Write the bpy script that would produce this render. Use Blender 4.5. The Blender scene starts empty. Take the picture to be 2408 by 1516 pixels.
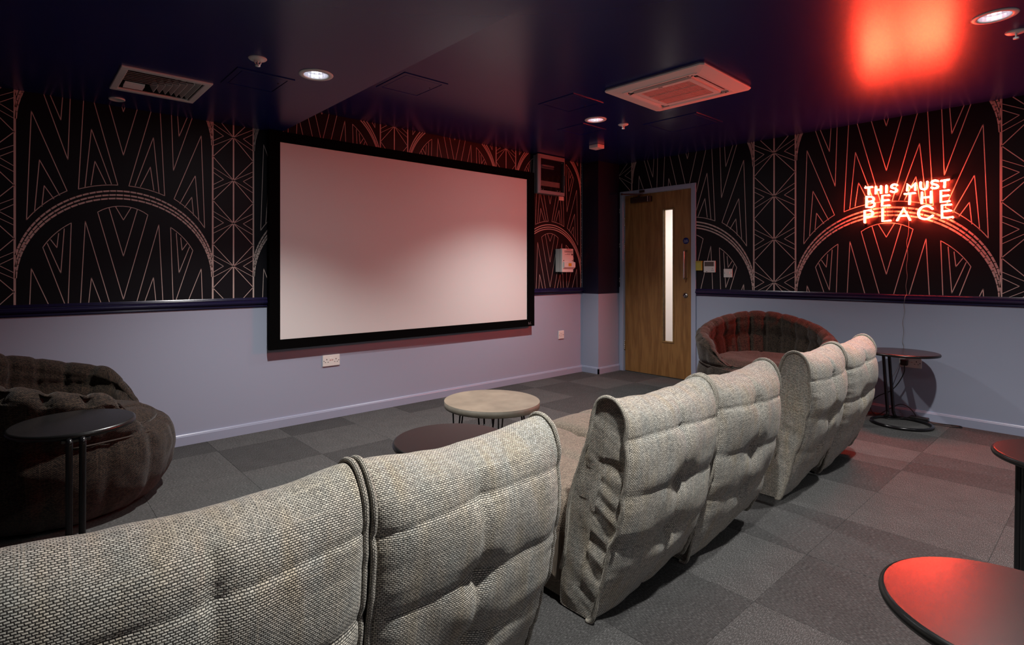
import bpy, bmesh, math, random
import numpy as np
from mathutils import Vector, Matrix, noise

random.seed(7)
SC = bpy.context.scene
COL = SC.collection

# ------------------------------------------------------------------ camera
CAM_H = 1.174
HEAD = math.radians(49.6845)                 # heading measured from +X towards +Y
cam_data = bpy.data.cameras.new('camera')
cam = bpy.data.objects.new('camera', cam_data)
COL.objects.link(cam)
cam.location = (0, 0, CAM_H)
cam.rotation_euler = (math.radians(90), 0, HEAD - math.radians(90))
cam_data.sensor_width = 36.0
cam_data.lens = 36.0 * 1294.0 / 2408.0
cam_data.shift_x = (1204 - 1125) / 2408
cam_data.shift_y = (635 - 758) / 2408
cam_data.clip_start = 0.02
SC.camera = cam

# ------------------------------------------------------------------ world, exposure
world = bpy.data.worlds.new('room_world')
SC.world = world
world.use_nodes = True
world.node_tree.nodes['Background'].inputs[0].default_value = (0.02, 0.022, 0.03, 1)
world.node_tree.nodes['Background'].inputs[1].default_value = 0.05
SC.view_settings.view_transform = 'Standard'
SC.view_settings.look = 'None'
SC.view_settings.gamma = 1
SC.view_settings.use_curve_mapping = False
SC.view_settings.exposure = 0.0
SC.cycles.max_bounces = 8
SC.cycles.diffuse_bounces = 5
SC.cycles.glossy_bounces = 4
SC.cycles.transparent_max_bounces = 12
SC.cycles.sample_clamp_indirect = 8.0
SC.cycles.caustics_reflective = False
SC.cycles.caustics_refractive = False
SC.cycles.use_denoising = True

# ------------------------------------------------------------------ room measures
WY = 4.095          # plane of the screen wall
WX = 5.455          # plane of the neon wall
LX = -1.75          # wall on the left
BY = -2.45          # wall behind
BX = 1.53           # edge of the lowered ceiling
ZL = 2.20           # lowered ceiling
ZH = 2.41           # main ceiling
RAIL0, RAIL1 = 0.905, 0.976

# lamps of the recessed ceiling lights: (x, y, ceiling height)
LAMPS = [(1.22, 2.755, ZL), (3.66, 2.825, ZH), (3.65, 0.416, ZH), (1.22, 0.42, ZL),
         (1.22, -1.75, ZL), (3.65, -1.75, ZH)]
LAMP_W = 165.0
FILL_W = 4.0
NEON_STRENGTH = 370.0
for i, (x, y, z) in enumerate(LAMPS):
    ld = bpy.data.lights.new('downlight_beam', 'SPOT')
    ld.energy = LAMP_W
    ld.color = (1.0, 0.965, 0.925)
    ld.spot_size = math.radians(119)
    ld.spot_blend = 0.82
    ld.shadow_soft_size = 0.03
    lo = bpy.data.objects.new('downlight_beam', ld)
    lo.location = (x, y, z - 0.004)
    COL.objects.link(lo)
    # fill light added at the fitting's mouth, lifting the ambient like wide spill
    ld = bpy.data.lights.new('downlight_fill', 'AREA')
    ld.shape = 'DISK'; ld.size = 0.11
    ld.energy = FILL_W
    ld.color = (0.96, 0.97, 1.0)
    lo = bpy.data.objects.new('downlight_fill', ld)
    lo.location = (x, y, z - 0.007)
    COL.objects.link(lo)
# strip light of the corridor behind the door
ld = bpy.data.lights.new('corridor_lamp', 'AREA')
ld.energy = 62
ld.shape = 'RECTANGLE'; ld.size = 0.6; ld.size_y = 1.2
ld.color = (1.0, 0.93, 0.88)
lo = bpy.data.objects.new('corridor_lamp', ld)
lo.location = (6.15, 3.4, 2.28)
COL.objects.link(lo)

# ------------------------------------------------------------------ materials
def new_mat(name):
    m = bpy.data.materials.new(name)
    m.use_nodes = True
    return m, m.node_tree, m.node_tree.nodes['Principled BSDF']

def plain(name, col, rough=0.5, metal=0.0, spec=0.5, noise_amt=0.0, nscale=8.0, bump=0.0, bscale=200.0, coat=0.0):
    m, nt, b = new_mat(name)
    b.inputs['Base Color'].default_value = (*col, 1)
    b.inputs['Roughness'].default_value = rough
    b.inputs['Metallic'].default_value = metal
    b.inputs['Specular IOR Level'].default_value = spec
    b.inputs['Coat Weight'].default_value = coat
    tc = nt.nodes.new('ShaderNodeTexCoord')
    if noise_amt > 0:
        n = nt.nodes.new('ShaderNodeTexNoise'); n.inputs['Scale'].default_value = nscale
        n.inputs['Detail'].default_value = 4
        nt.links.new(tc.outputs['Object'], n.inputs['Vector'])
        r = nt.nodes.new('ShaderNodeValToRGB')
        r.color_ramp.elements[0].position = 0.3; r.color_ramp.elements[1].position = 0.7
        r.color_ramp.elements[0].color = (*[c * (1 - noise_amt) for c in col], 1)
        r.color_ramp.elements[1].color = (*[min(1, c * (1 + noise_amt)) for c in col], 1)
        nt.links.new(n.outputs['Fac'], r.inputs['Fac'])
        nt.links.new(r.outputs['Color'], b.inputs['Base Color'])
    if bump > 0:
        n = nt.nodes.new('ShaderNodeTexNoise'); n.inputs['Scale'].default_value = bscale
        nt.links.new(tc.outputs['Object'], n.inputs['Vector'])
        bp = nt.nodes.new('ShaderNodeBump'); bp.inputs['Strength'].default_value = bump
        bp.inputs['Distance'].default_value = 0.001
        nt.links.new(n.outputs['Fac'], bp.inputs['Height'])
        nt.links.new(bp.outputs['Normal'], b.inputs['Normal'])
    return m

def emit(name, col, strength):
    m, nt, b = new_mat(name)
    b.inputs['Base Color'].default_value = (0.02, 0.02, 0.02, 1)
    b.inputs['Emission Color'].default_value = (*col, 1)
    b.inputs['Emission Strength'].default_value = strength
    return m

def weave(name, c1, c2, gap, bw=0.0078, rh=0.0042, mortar=0.0016, fleck=None, tint=None, slub=0.5):
    """basket-woven upholstery: threads as small offset bricks over dark gaps"""
    m, nt, b = new_mat(name)
    L = nt.links.new
    uv = nt.nodes.new('ShaderNodeUVMap')
    br = nt.nodes.new('ShaderNodeTexBrick')
    br.offset = 0.5
    br.inputs['Scale'].default_value = 1.0
    br.inputs['Brick Width'].default_value = bw
    br.inputs['Row Height'].default_value = rh
    br.inputs['Mortar Size'].default_value = mortar
    br.inputs['Mortar Smooth'].default_value = 1.0
    br.inputs['Color1'].default_value = (*c1, 1)
    br.inputs['Color2'].default_value = (*c2, 1)
    br.inputs['Mortar'].default_value = (*gap, 1)
    nd = nt.nodes.new('ShaderNodeTexNoise'); nd.inputs['Scale'].default_value = 130.0; nd.inputs['Detail'].default_value = 1
    L(uv.outputs['UV'], nd.inputs['Vector'])
    sb = nt.nodes.new('ShaderNodeVectorMath'); sb.operation = 'SUBTRACT'; sb.inputs[1].default_value = (.5, .5, .5)
    L(nd.outputs['Color'], sb.inputs[0])
    ma = nt.nodes.new('ShaderNodeVectorMath'); ma.operation = 'MULTIPLY_ADD'; ma.inputs[1].default_value = (.0045, .0018, 0)
    L(sb.outputs[0], ma.inputs[0]); L(uv.outputs['UV'], ma.inputs[2])
    L(ma.outputs[0], br.inputs['Vector'])
    col = br.outputs['Color']
    # broad drifts of colour along the yarn
    mp = nt.nodes.new('ShaderNodeMapping'); mp.inputs['Scale'].default_value = (22, 5, 1)
    L(uv.outputs['UV'], mp.inputs['Vector'])
    n = nt.nodes.new('ShaderNodeTexNoise'); n.inputs['Scale'].default_value = 1.0; n.inputs['Detail'].default_value = 3
    L(mp.outputs['Vector'], n.inputs['Vector'])
    if tint:
        r = nt.nodes.new('ShaderNodeValToRGB')
        r.color_ramp.elements[0].position = 0.33; r.color_ramp.elements[1].position = 0.68
        r.color_ramp.elements[0].color = (*tint[0], 1); r.color_ramp.elements[1].color = (*tint[1], 1)
        e = r.color_ramp.elements.new(0.5); e.color = (1, 1, 1, 1)
        L(n.outputs['Fac'], r.inputs['Fac'])
        mx = nt.nodes.new('ShaderNodeMix'); mx.data_type = 'RGBA'; mx.blend_type = 'MULTIPLY'
        mx.inputs['Factor'].default_value = 1.0
        L(col, mx.inputs['A']); L(r.outputs['Color'], mx.inputs['B'])
        col = mx.outputs['Result']
    # slubs: single thicker pale threads
    mp2 = nt.nodes.new('ShaderNodeMapping'); mp2.inputs['Scale'].default_value = (330, 4, 1)
    L(uv.outputs['UV'], mp2.inputs['Vector'])
    n2 = nt.nodes.new('ShaderNodeTexNoise'); n2.inputs['Scale'].default_value = 1.0; n2.inputs['Detail'].default_value = 0
    L(mp2.outputs['Vector'], n2.inputs['Vector'])
    mp3 = nt.nodes.new('ShaderNodeMapping'); mp3.inputs['Scale'].default_value = (7, 380, 1)
    L(uv.outputs['UV'], mp3.inputs['Vector'])
    n3 = nt.nodes.new('ShaderNodeTexNoise'); n3.inputs['Scale'].default_value = 1.0; n3.inputs['Detail'].default_value = 0
    L(mp3.outputs['Vector'], n3.inputs['Vector'])
    mm = nt.nodes.new('ShaderNodeMath'); mm.operation = 'MAXIMUM'
    L(n2.outputs['Fac'], mm.inputs[0]); L(n3.outputs['Fac'], mm.inputs[1])
    mr = nt.nodes.new('ShaderNodeMapRange')
    mr.inputs['From Min'].default_value = 0.66; mr.inputs['From Max'].default_value = 0.74
    mr.inputs['To Max'].default_value = slub
    L(mm.outputs[0], mr.inputs['Value'])
    mx2 = nt.nodes.new('ShaderNodeMix'); mx2.data_type = 'RGBA'
    L(mr.outputs['Result'], mx2.inputs['Factor']); L(col, mx2.inputs['A'])
    mx2.inputs['B'].default_value = (*(fleck or c1), 1)
    L(mx2.outputs['Result'], b.inputs['Base Color'])
    bp = nt.nodes.new('ShaderNodeBump'); bp.inputs['Strength'].default_value = 0.7
    bp.inputs['Distance'].default_value = 0.0012; bp.invert = True
    L(br.outputs['Fac'], bp.inputs['Height']); L(bp.outputs['Normal'], b.inputs['Normal'])
    b.inputs['Roughness'].default_value = 0.85
    b.inputs['Specular IOR Level'].default_value = 0.15
    b.inputs['Sheen Weight'].default_value = 0.15
    return m

def carpet(name, base, light):
    m, nt, b = new_mat(name)
    L = nt.links.new
    tc = nt.nodes.new('ShaderNodeTexCoord')
    oi = nt.nodes.new('ShaderNodeObjectInfo')
    ad = nt.nodes.new('ShaderNodeVectorMath'); ad.operation = 'ADD'
    sc = nt.nodes.new('ShaderNodeVectorMath'); sc.operation = 'SCALE'; sc.inputs['Scale'].default_value = 37.0
    cb = nt.nodes.new('ShaderNodeCombineXYZ')
    L(oi.outputs['Random'], cb.inputs[0]); L(oi.outputs['Random'], cb.inputs[1])
    L(cb.outputs[0], sc.inputs[0]); L(tc.outputs['Object'], ad.inputs[0]); L(sc.outputs[0], ad.inputs[1])
    mp = nt.nodes.new('ShaderNodeMapping'); mp.inputs['Scale'].default_value = (90, 420, 90)
    L(ad.outputs[0], mp.inputs['Vector'])
    n = nt.nodes.new('ShaderNodeTexNoise'); n.inputs['Scale'].default_value = 1.0; n.inputs['Detail'].default_value = 2
    L(mp.outputs['Vector'], n.inputs['Vector'])
    n2 = nt.nodes.new('ShaderNodeTexNoise'); n2.inputs['Scale'].default_value = 9.0; n2.inputs['Detail'].default_value = 3
    L(ad.outputs[0], n2.inputs['Vector'])
    r = nt.nodes.new('ShaderNodeValToRGB')
    r.color_ramp.elements[0].position = 0.30; r.color_ramp.elements[0].color = (*[c * 0.55 for c in base], 1)
    r.color_ramp.elements[1].position = 0.74; r.color_ramp.elements[1].color = (*light, 1)
    e = r.color_ramp.elements.new(0.52); e.color = (*base, 1)
    L(n.outputs['Fac'], r.inputs['Fac'])
    mr = nt.nodes.new('ShaderNodeMapRange'); mr.inputs['To Min'].default_value = 0.78; mr.inputs['To Max'].default_value = 1.2
    L(n2.outputs['Fac'], mr.inputs['Value'])
    mx = nt.nodes.new('ShaderNodeMix'); mx.data_type = 'RGBA'; mx.blend_type = 'MULTIPLY'; mx.inputs['Factor'].default_value = 1
    L(r.outputs['Color'], mx.inputs['A']); L(mr.outputs['Result'], mx.inputs['B'])
    L(mx.outputs['Result'], b.inputs['Base Color'])
    bp = nt.nodes.new('ShaderNodeBump'); bp.inputs['Strength'].default_value = 0.6; bp.inputs['Distance'].default_value = 0.003
    L(n.outputs['Fac'], bp.inputs['Height']); L(bp.outputs['Normal'], b.inputs['Normal'])
    b.inputs['Roughness'].default_value = 0.9
    b.inputs['Specular IOR Level'].default_value = 0.25
    return m

def oak(name):
    m, nt, b = new_mat(name)
    L = nt.links.new
    tc = nt.nodes.new('ShaderNodeTexCoord')
    mp = nt.nodes.new('ShaderNodeMapping'); mp.inputs['Scale'].default_value = (1, 9.0, 0.9)
    L(tc.outputs['Object'], mp.inputs['Vector'])
    n0 = nt.nodes.new('ShaderNodeTexNoise'); n0.inputs['Scale'].default_value = 1.1; n0.inputs['Detail'].default_value = 2
    L(mp.outputs['Vector'], n0.inputs['Vector'])
    w = nt.nodes.new('ShaderNodeMath'); w.operation = 'MULTIPLY'; w.inputs[1].default_value = 26.0
    L(n0.outputs['Fac'], w.inputs[0])
    s = nt.nodes.new('ShaderNodeMath'); s.operation = 'SINE'; L(w.outputs[0], s.inputs[0])
    mp2 = nt.nodes.new('ShaderNodeMapping'); mp2.inputs['Scale'].default_value = (1, 260, 7)
    L(tc.outputs['Object'], mp2.inputs['Vector'])
    n1 = nt.nodes.new('ShaderNodeTexNoise'); n1.inputs['Scale'].default_value = 1.0; n1.inputs['Detail'].default_value = 3
    L(mp2.outputs['Vector'], n1.inputs['Vector'])
    a = nt.nodes.new('ShaderNodeMath'); a.operation = 'MULTIPLY_ADD'; a.inputs[1].default_value = 0.13
    L(s.outputs[0], a.inputs[0]); L(n1.outputs['Fac'], a.inputs[2])
    r = nt.nodes.new('ShaderNodeValToRGB')
    r.color_ramp.elements[0].position = 0.25; r.color_ramp.elements[0].color = (0.19, 0.084, 0.024, 1)
    r.color_ramp.elements[1].position = 0.75; r.color_ramp.elements[1].color = (0.35, 0.174, 0.054, 1)
    L(a.outputs[0], r.inputs['Fac']); L(r.outputs['Color'], b.inputs['Base Color'])
    b.inputs['Roughness'].default_value = 0.45
    return m

M = {}
M['lavender'] = plain('wall_paint_lavender', (0.35, 0.388, 0.50), 0.55, bump=0.05, bscale=500)
M['lavender_gloss'] = plain('woodwork_paint_lavender', (0.355, 0.395, 0.52), 0.30)
M['navy_gloss'] = plain('ceiling_paint_navy', (0.005, 0.011, 0.110), 0.27, spec=0.45, bump=0.02, bscale=30)
M['navy_wall'] = plain('wall_paint_navy', (0.008, 0.008, 0.026), 0.42)
M['navy_rail'] = plain('rail_paint_navy', (0.012, 0.009, 0.045), 0.22)
M['paper'] = plain('wallpaper_black', (0.0042, 0.0043, 0.0075), 0.5, spec=0.22, noise_amt=0.15, nscale=4)
M['rose'] = plain('wallpaper_rose_ink', (0.60, 0.475, 0.43), 0.45)
M['screen'] = plain('projection_fabric', (0.74, 0.735, 0.72), 0.8, spec=0.1)
M['velvet'] = plain('black_velvet', (0.0018, 0.0018, 0.002), 0.9, spec=0.05)
M['casing'] = plain('black_casing', (0.006, 0.006, 0.007), 0.45)
M['white'] = plain('white_plastic', (0.80, 0.78, 0.74), 0.4)
M['offwhite'] = plain('white_enamel', (0.78, 0.76, 0.73), 0.35)
M['grey_plastic'] = plain('grey_plastic', (0.27, 0.28, 0.31), 0.45)
M['dark'] = plain('dark_void', (0.006, 0.006, 0.006), 0.8)
M['hole'] = plain('socket_hole', (0.015, 0.012, 0.01), 0.6)
M['black_metal'] = plain('black_powder_coat', (0.008, 0.008, 0.009), 0.22)
M['table_black'] = plain('black_laminate', (0.012, 0.0115, 0.012), 0.26, spec=0.32, noise_amt=0.1, nscale=30)
M['rubber'] = plain('black_rubber_edge', (0.007, 0.007, 0.007), 0.32)
M['concrete'] = plain('concrete_laminate', (0.25, 0.205, 0.152), 0.55, noise_amt=0.22, nscale=7)
M['concrete_edge'] = plain('concrete_edge', (0.15, 0.135, 0.108), 0.6, noise_amt=0.15, nscale=20)
M['steel'] = plain('satin_steel', (0.62, 0.58, 0.55), 0.28, metal=1.0)
M['bronze'] = plain('dark_bronze', (0.055, 0.032, 0.026), 0.35, metal=0.6)
M['reflector'] = plain('faceted_reflector', (0.92, 0.92, 0.97), 0.27, metal=1.0)
M['bulb'] = emit('lamp_glow', (0.93, 0.95, 1.0), 13.0)
M['neon'] = emit('neon_red', (1.0, 0.054, 0.022), NEON_STRENGTH)
M['oak'] = oak('oak_veneer')
M['oak_bead'] = plain('oak_bead', (0.27, 0.15, 0.05), 0.45, noise_amt=0.2, nscale=30)
M['yellow'] = plain('yellow_plastic', (0.50, 0.43, 0.07), 0.4)
M['lcd'] = plain('lcd_grey', (0.075, 0.06, 0.055), 0.3)
M['blue'] = plain('blue_sign', (0.012, 0.02, 0.16), 0.4)
M['pale_print'] = plain('pale_print', (0.45, 0.47, 0.55), 0.5)
M['dark_print'] = plain('dark_print', (0.05, 0.04, 0.05), 0.5)
M['red_print'] = plain('red_print', (0.5, 0.04, 0.04), 0.5)
M['amber'] = plain('amber_label', (0.75, 0.38, 0.02), 0.5)
M['corridor'] = plain('corridor_paint', (0.80, 0.74, 0.71), 0.7)
M['cord'] = plain('cord_black', (0.006, 0.006, 0.006), 0.4)
M['cord_clear'] = plain('cord_clear', (0.30, 0.27, 0.26), 0.3)
M['copper_red'] = plain('filter_mesh', (0.60, 0.45, 0.41), 0.6)
M['weave'] = weave('oatmeal_basket_weave', (0.92, 0.87, 0.75), (0.52, 0.495, 0.43), (0.022, 0.021, 0.019),
                   fleck=(0.72, 0.65, 0.52), tint=((0.88, 0.93, 0.97), (1.0, 0.94, 0.84)), slub=0.28)
M['weave_shaded'] = weave('shaded_basket_weave', (0.47, 0.38, 0.29), (0.27, 0.22, 0.17), (0.022, 0.019, 0.016), slub=0.2)  # oatmeal weave with the seat cushions' shade put into its colour
M['weave_cord'] = weave('oatmeal_piping', (0.80, 0.75, 0.63), (0.50, 0.47, 0.40), (0.03, 0.028, 0.025), bw=0.006, rh=0.004)
M['brown'] = weave('brown_basket_weave', (0.080, 0.055, 0.038), (0.009, 0.0065, 0.005), (0.004, 0.003, 0.0025),
                   bw=0.0075, rh=0.0042, fleck=(0.22, 0.15, 0.09), slub=0.12)
M['brown_cord'] = plain('brown_piping', (0.025, 0.016, 0.011), 0.8)
M['carpet_dark'] = carpet('carpet_dark', (0.050, 0.050, 0.050), (0.15, 0.15, 0.148))
M['carpet_light'] = carpet('carpet_light', (0.074, 0.074, 0.073), (0.20, 0.20, 0.197))

def clear(name, tint, fac, rough=0.05):
    m = bpy.data.materials.new(name); m.use_nodes = True
    nt = m.node_tree; nt.nodes.clear()
    o = nt.nodes.new('ShaderNodeOutputMaterial')
    t = nt.nodes.new('ShaderNodeBsdfTransparent'); t.inputs[0].default_value = (*tint, 1)
    g = nt.nodes.new('ShaderNodeBsdfGlossy'); g.inputs['Roughness'].default_value = rough
    x = nt.nodes.new('ShaderNodeMixShader')
    fr = nt.nodes.new('ShaderNodeFresnel'); fr.inputs[0].default_value = 1.45
    mu = nt.nodes.new('ShaderNodeMath'); mu.operation = 'MULTIPLY'; mu.inputs[1].default_value = fac
    nt.links.new(fr.outputs[0], mu.inputs[0]); nt.links.new(mu.outputs[0], x.inputs[0])
    nt.links.new(t.outputs[0], x.inputs[1]); nt.links.new(g.outputs[0], x.inputs[2])
    nt.links.new(x.outputs[0], o.inputs[0])
    return m
M['glass'] = clear('door_glass', (0.93, 0.94, 0.93), 1.0)
M['acrylic'] = clear('acrylic_back', (0.95, 0.94, 0.94), 0.8, 0.08)
M['smoked'] = clear('smoked_window', (0.88, 0.84, 0.84), 0.7)

# ------------------------------------------------------------------ mesh builder
class MB:
    def __init__(s):
        s.v, s.f, s.m, s.uv, s.sm = [], [], [], [], []
    def add(s, vs, fs, m=0, uvs=None, smooth=False):
        b = len(s.v)
        s.v += [tuple(p) for p in vs]
        s.uv += list(uvs) if uvs is not None else [(p[0] + p[1] * 0.37, p[2] + p[1] * 0.61) for p in vs]
        for f in fs:
            s.f.append([b + i for i in f]); s.m.append(m); s.sm.append(smooth)
        return s
    def box(s, x0, x1, y0, y1, z0, z1, m=0):
        vs = [(x, y, z) for z in (z0, z1) for y in (y0, y1) for x in (x0, x1)]
        return s.add(vs, [(0, 2, 3, 1), (4, 5, 7, 6), (0, 1, 5, 4), (2, 6, 7, 3), (0, 4, 6, 2), (1, 3, 7, 5)], m)
    def rbox(s, x0, x1, y0, y1, z0, z1, r=0.004, seg=2, m=0):
        bm = bmesh.new()
        bmesh.ops.create_cube(bm, size=1)
        for v in bm.verts:
            v.co = Vector((x0 + (v.co.x + .5) * (x1 - x0), y0 + (v.co.y + .5) * (y1 - y0), z0 + (v.co.z + .5) * (z1 - z0)))
        bmesh.ops.bevel(bm, geom=list(bm.edges), offset=r, segments=seg, profile=0.5, affect='EDGES')
        bm.verts.index_update()
        s.add([v.co[:] for v in bm.verts], [[v.index for v in f.verts] for f in bm.faces], m)
        bm.free(); return s
    def tube(s, pts, r, n=8, m=0, closed=False, cap=True):
        P = [Vector(p) for p in pts]
        k = len(P)
        T = []
        for i in range(k):
            a = P[(i - 1) % k] if closed or i > 0 else P[i]
            c = P[(i + 1) % k] if closed or i < k - 1 else P[i]
            t = (c - a); T.append(t.normalized() if t.length > 1e-9 else Vector((0, 0, 1)))
        up = Vector((0, 0, 1)) if abs(T[0].z) < 0.9 else Vector((1, 0, 0))
        N = (up - T[0] * up.dot(T[0])).normalized()
        vs, uvs, L = [], [], 0.0
        for i in range(k):
            N = (N - T[i] * N.dot(T[i]))
            N = N.normalized() if N.length > 1e-6 else T[i].orthogonal().normalized()
            B = T[i].cross(N)
            rr = r[i] if isinstance(r, (list, tuple)) else r
            if i: L += (P[i] - P[i - 1]).length
            for j in range(n):
                a = 2 * math.pi * j / n
                vs.append(P[i] + N * (rr * math.cos(a)) + B * (rr * math.sin(a)))
                uvs.append((L, rr * a))
        fs = []
        for i in range(k if closed else k - 1):
            i2 = (i + 1) % k
            for j in range(n):
                j2 = (j + 1) % n
                fs.append((i * n + j, i * n + j2, i2 * n + j2, i2 * n + j))
        if cap and not closed:
            fs.append(tuple(range(n - 1, -1, -1))); fs.append(tuple((k - 1) * n + j for j in range(n)))
        return s.add(vs, fs, m, uvs, True)
    def lathe(s, prof, n=32, c=(0, 0, 0), m=0, smooth=True, a0=0.0):
        vs, fs, k = [], [], len(prof)
        for i in range(n):
            a = a0 + 2 * math.pi * i / n
            for r, z in prof:
                vs.append((c[0] + r * math.cos(a), c[1] + r * math.sin(a), c[2] + z))
        for i in range(n):
            i2 = (i + 1) % n
            for j in range(k - 1):
                fs.append((i * k + j, i2 * k + j, i2 * k + j + 1, i * k + j + 1))
        return s.add(vs, fs, m, None, smooth)
    def cyl(s, p0, p1, r, n=16, m=0):
        return s.tube([p0, p1], r, n, m)
    def prism(s, poly, axis, a, b, m=0):
        """polygon (p,q) extruded along an axis between a and b"""
        def co(p, q, t):
            return {'x': (t, p, q), 'y': (p, t, q), 'z': (p, q, t)}[axis]
        k = len(poly)
        vs = [co(p, q, a) for p, q in poly] + [co(p, q, b) for p, q in poly]
        fs = [tuple(range(k - 1, -1, -1)), tuple(range(k, 2 * k))]
        fs += [(i, (i + 1) % k, k + (i + 1) % k, k + i) for i in range(k)]
        return s.add(vs, fs, m)
    def build(s, name, mats, parent=None, world=True, fixn=True):
        me = bpy.data.meshes.new(name)
        off = Vector((0, 0, 0))
        if parent is not None and world:
            p = parent
            while p is not None:
                off += p.location; p = p.parent
        me.from_pydata([(x - off.x, y - off.y, z - off.z) for x, y, z in s.v], [], s.f)
        for mm in (mats if isinstance(mats, (list, tuple)) else [mats]):
            me.materials.append(M[mm] if isinstance(mm, str) else mm)
        me.polygons.foreach_set('material_index', s.m)
        me.polygons.foreach_set('use_smooth', s.sm)
        ul = me.uv_layers.new(name='UVMap')
        li = np.zeros(len(me.loops), dtype=np.int32); me.loops.foreach_get('vertex_index', li)
        ul.data.foreach_set('uv', np.array(s.uv, dtype=np.float32)[li].ravel())
        if fixn:
            bm = bmesh.new(); bm.from_mesh(me)
            bmesh.ops.recalc_face_normals(bm, faces=bm.faces)
            bm.to_mesh(me); bm.free()
        me.update()
        o = bpy.data.objects.new(name, me)
        COL.objects.link(o)
        if parent is not None:
            o.parent = parent
        return o

def thing(name, label, cat, loc=(0, 0, 0), rz=0.0, group=None):
    o = bpy.data.objects.new(name, None)
    COL.objects.link(o)
    o.empty_display_size = 0.05
    o.location = loc; o.rotation_euler = (0, 0, rz)
    o['label'] = label; o['category'] = cat
    if group: o['group'] = group
    return o

def tag(o, label, cat, group=None, kind=None):
    if label: o['label'] = label
    if cat: o['category'] = cat
    if group: o['group'] = group
    if kind: o['kind'] = kind
    return o

def struct(o, label, cat):
    return tag(o, label, cat, None, 'structure')

def catmull(pts, n):
    P = [np.array(p, float) for p in pts]
    P = [2 * P[0] - P[1]] + P + [2 * P[-1] - P[-2]]
    out = []
    segs = len(P) - 3
    for i in range(n):
        t = i / (n - 1) * segs
        k = min(int(t), segs - 1); u = t - k
        a, b, c, d = P[k:k + 4]
        out.append(tuple(0.5 * ((2 * b) + (c - a) * u + (2 * a - 5 * b + 4 * c - d) * u * u + (3 * b - a - 3 * c + d) * u ** 3)))
    return out

def text_mesh(txt, size, bold=0.0):
    cu = bpy.data.curves.new('text_tmp', 'FONT')
    cu.body = txt; cu.size = size; cu.align_x = 'CENTER'; cu.align_y = 'CENTER'
    cu.resolution_u = 2; cu.offset = bold
    ob = bpy.data.objects.new('text_tmp', cu)
    COL.objects.link(ob)
    me = bpy.data.meshes.new_from_object(ob.evaluated_get(bpy.context.evaluated_depsgraph_get()))
    vs = [tuple(v.co) for v in me.vertices]; fs = [tuple(p.vertices) for p in me.polygons]
    bpy.data.objects.remove(ob); bpy.data.curves.remove(cu); bpy.data.meshes.remove(me)
    return vs, fs

# ------------------------------------------------------------------ floor of carpet tiles
mb = MB(); mb.box(LX - 0.1, WX + 1.7, BY - 0.1, WY + 0.1, -0.12, -0.008)
floor = struct(mb.build('floor', 'dark'), 'dark grey carpet tile floor', 'floor')
PT = 0.494
def tile_mesh(mat):
    b = MB(); h = PT / 2 - 0.0002; t = 0.0012
    vs = [(-h, -h, -.008), (h, -h, -.008), (h, h, -.008), (-h, h, -.008),
          (-h, -h, -.0015), (h, -h, -.0015), (h, h, -.0015), (-h, h, -.0015),
          (-h + t, -h + t, 0), (h - t, -h + t, 0), (h - t, h - t, 0), (-h + t, h - t, 0)]
    fs = [(8, 9, 10, 11)]
    for i in range(4):
        j = (i + 1) % 4
        fs += [(i, j, 4 + j, 4 + i), (4 + i, 4 + j, 8 + j, 8 + i)]
    b.add(vs, fs)
    o = b.build('carpet_tile', mat, None)
    return o
protos = {0: tile_mesh('carpet_light'), 1: tile_mesh('carpet_dark')}
used = {0: False, 1: False}
i0 = int(math.floor((LX - 1.02) / PT)); i1 = int(math.ceil((WX + 0.1 - 1.02) / PT))
j0 = int(math.floor((BY - 3.82) / PT)); j1 = int(math.ceil((WY - 3.82) / PT))
for i in range(i0, i1):
    for j in range(j0, j1):
        k = (i + j) % 2
        if random.random() < 0.13: k = 1 - k
        if used[k]:
            o = protos[k].copy(); COL.objects.link(o)
        else:
            o = protos[k]; used[k] = True
        o.location = (1.02 + (i + .5) * PT, 3.82 + (j + .5) * PT, random.uniform(-0.0004, 0.0))
        o.rotation_euler = (0, 0, math.pi / 2 * (k + 2 * random.randint(0, 1)))
        o.parent = floor

# ------------------------------------------------------------------ ceiling with real openings
def holed_plane(mb, x0, x1, y0, y1, z, holes, rects, up):
    """flat ceiling with circular holes (x,y,r) and rectangular holes (x0,x1,y0,y1)"""
    cells = [(hx - 0.15, hx + 0.15, hy - 0.15, hy + 0.15, (hx, hy, r)) for hx, hy, r in holes]
    cells += [(*r, None) for r in rects]
    xs = sorted({x0, x1} | {c[0] for c in cells} | {c[1] for c in cells})
    ys = sorted({y0, y1} | {c[2] for c in cells} | {c[3] for c in cells})
    for a, b in zip(xs, xs[1:]):
        for c, d in zip(ys, ys[1:]):
            mx, my = (a + b) / 2, (c + d) / 2
            if any(q[0] < mx < q[1] and q[2] < my < q[3] for q in cells): continue
            mb.add([(a, c, z), (b, c, z), (b, d, z), (a, d, z)], [(0, 1, 2, 3)])
    for q in cells:
        if q[4] is None: continue
        hx, hy, r = q[4]; n = 32
        vs, fs = [], []
        for k in range(n):
            a = 2 * math.pi * k / n
            c, s_ = math.cos(a), math.sin(a)
            sc = 0.15 / max(abs(c), abs(s_))
            vs += [(hx + r * c, hy + r * s_, z), (hx + sc * c, hy + sc * s_, z), (hx + r * c, hy + r * s_, z + 0.02)]
        for k in range(n):
            k2 = (k + 1) % n
            fs += [(3 * k, 3 * k + 1, 3 * k2 + 1, 3 * k2), (3 * k, 3 * k2, 3 * k2 + 2, 3 * k + 2)]
        mb.add(vs, fs)
    mb.box(x0, x1, y0, y1, z + up, z + up + 0.02)
R_CAN = 0.066
VENT = (0.418, 0.846, 3.250, 3.696)
mb = MB()
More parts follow.
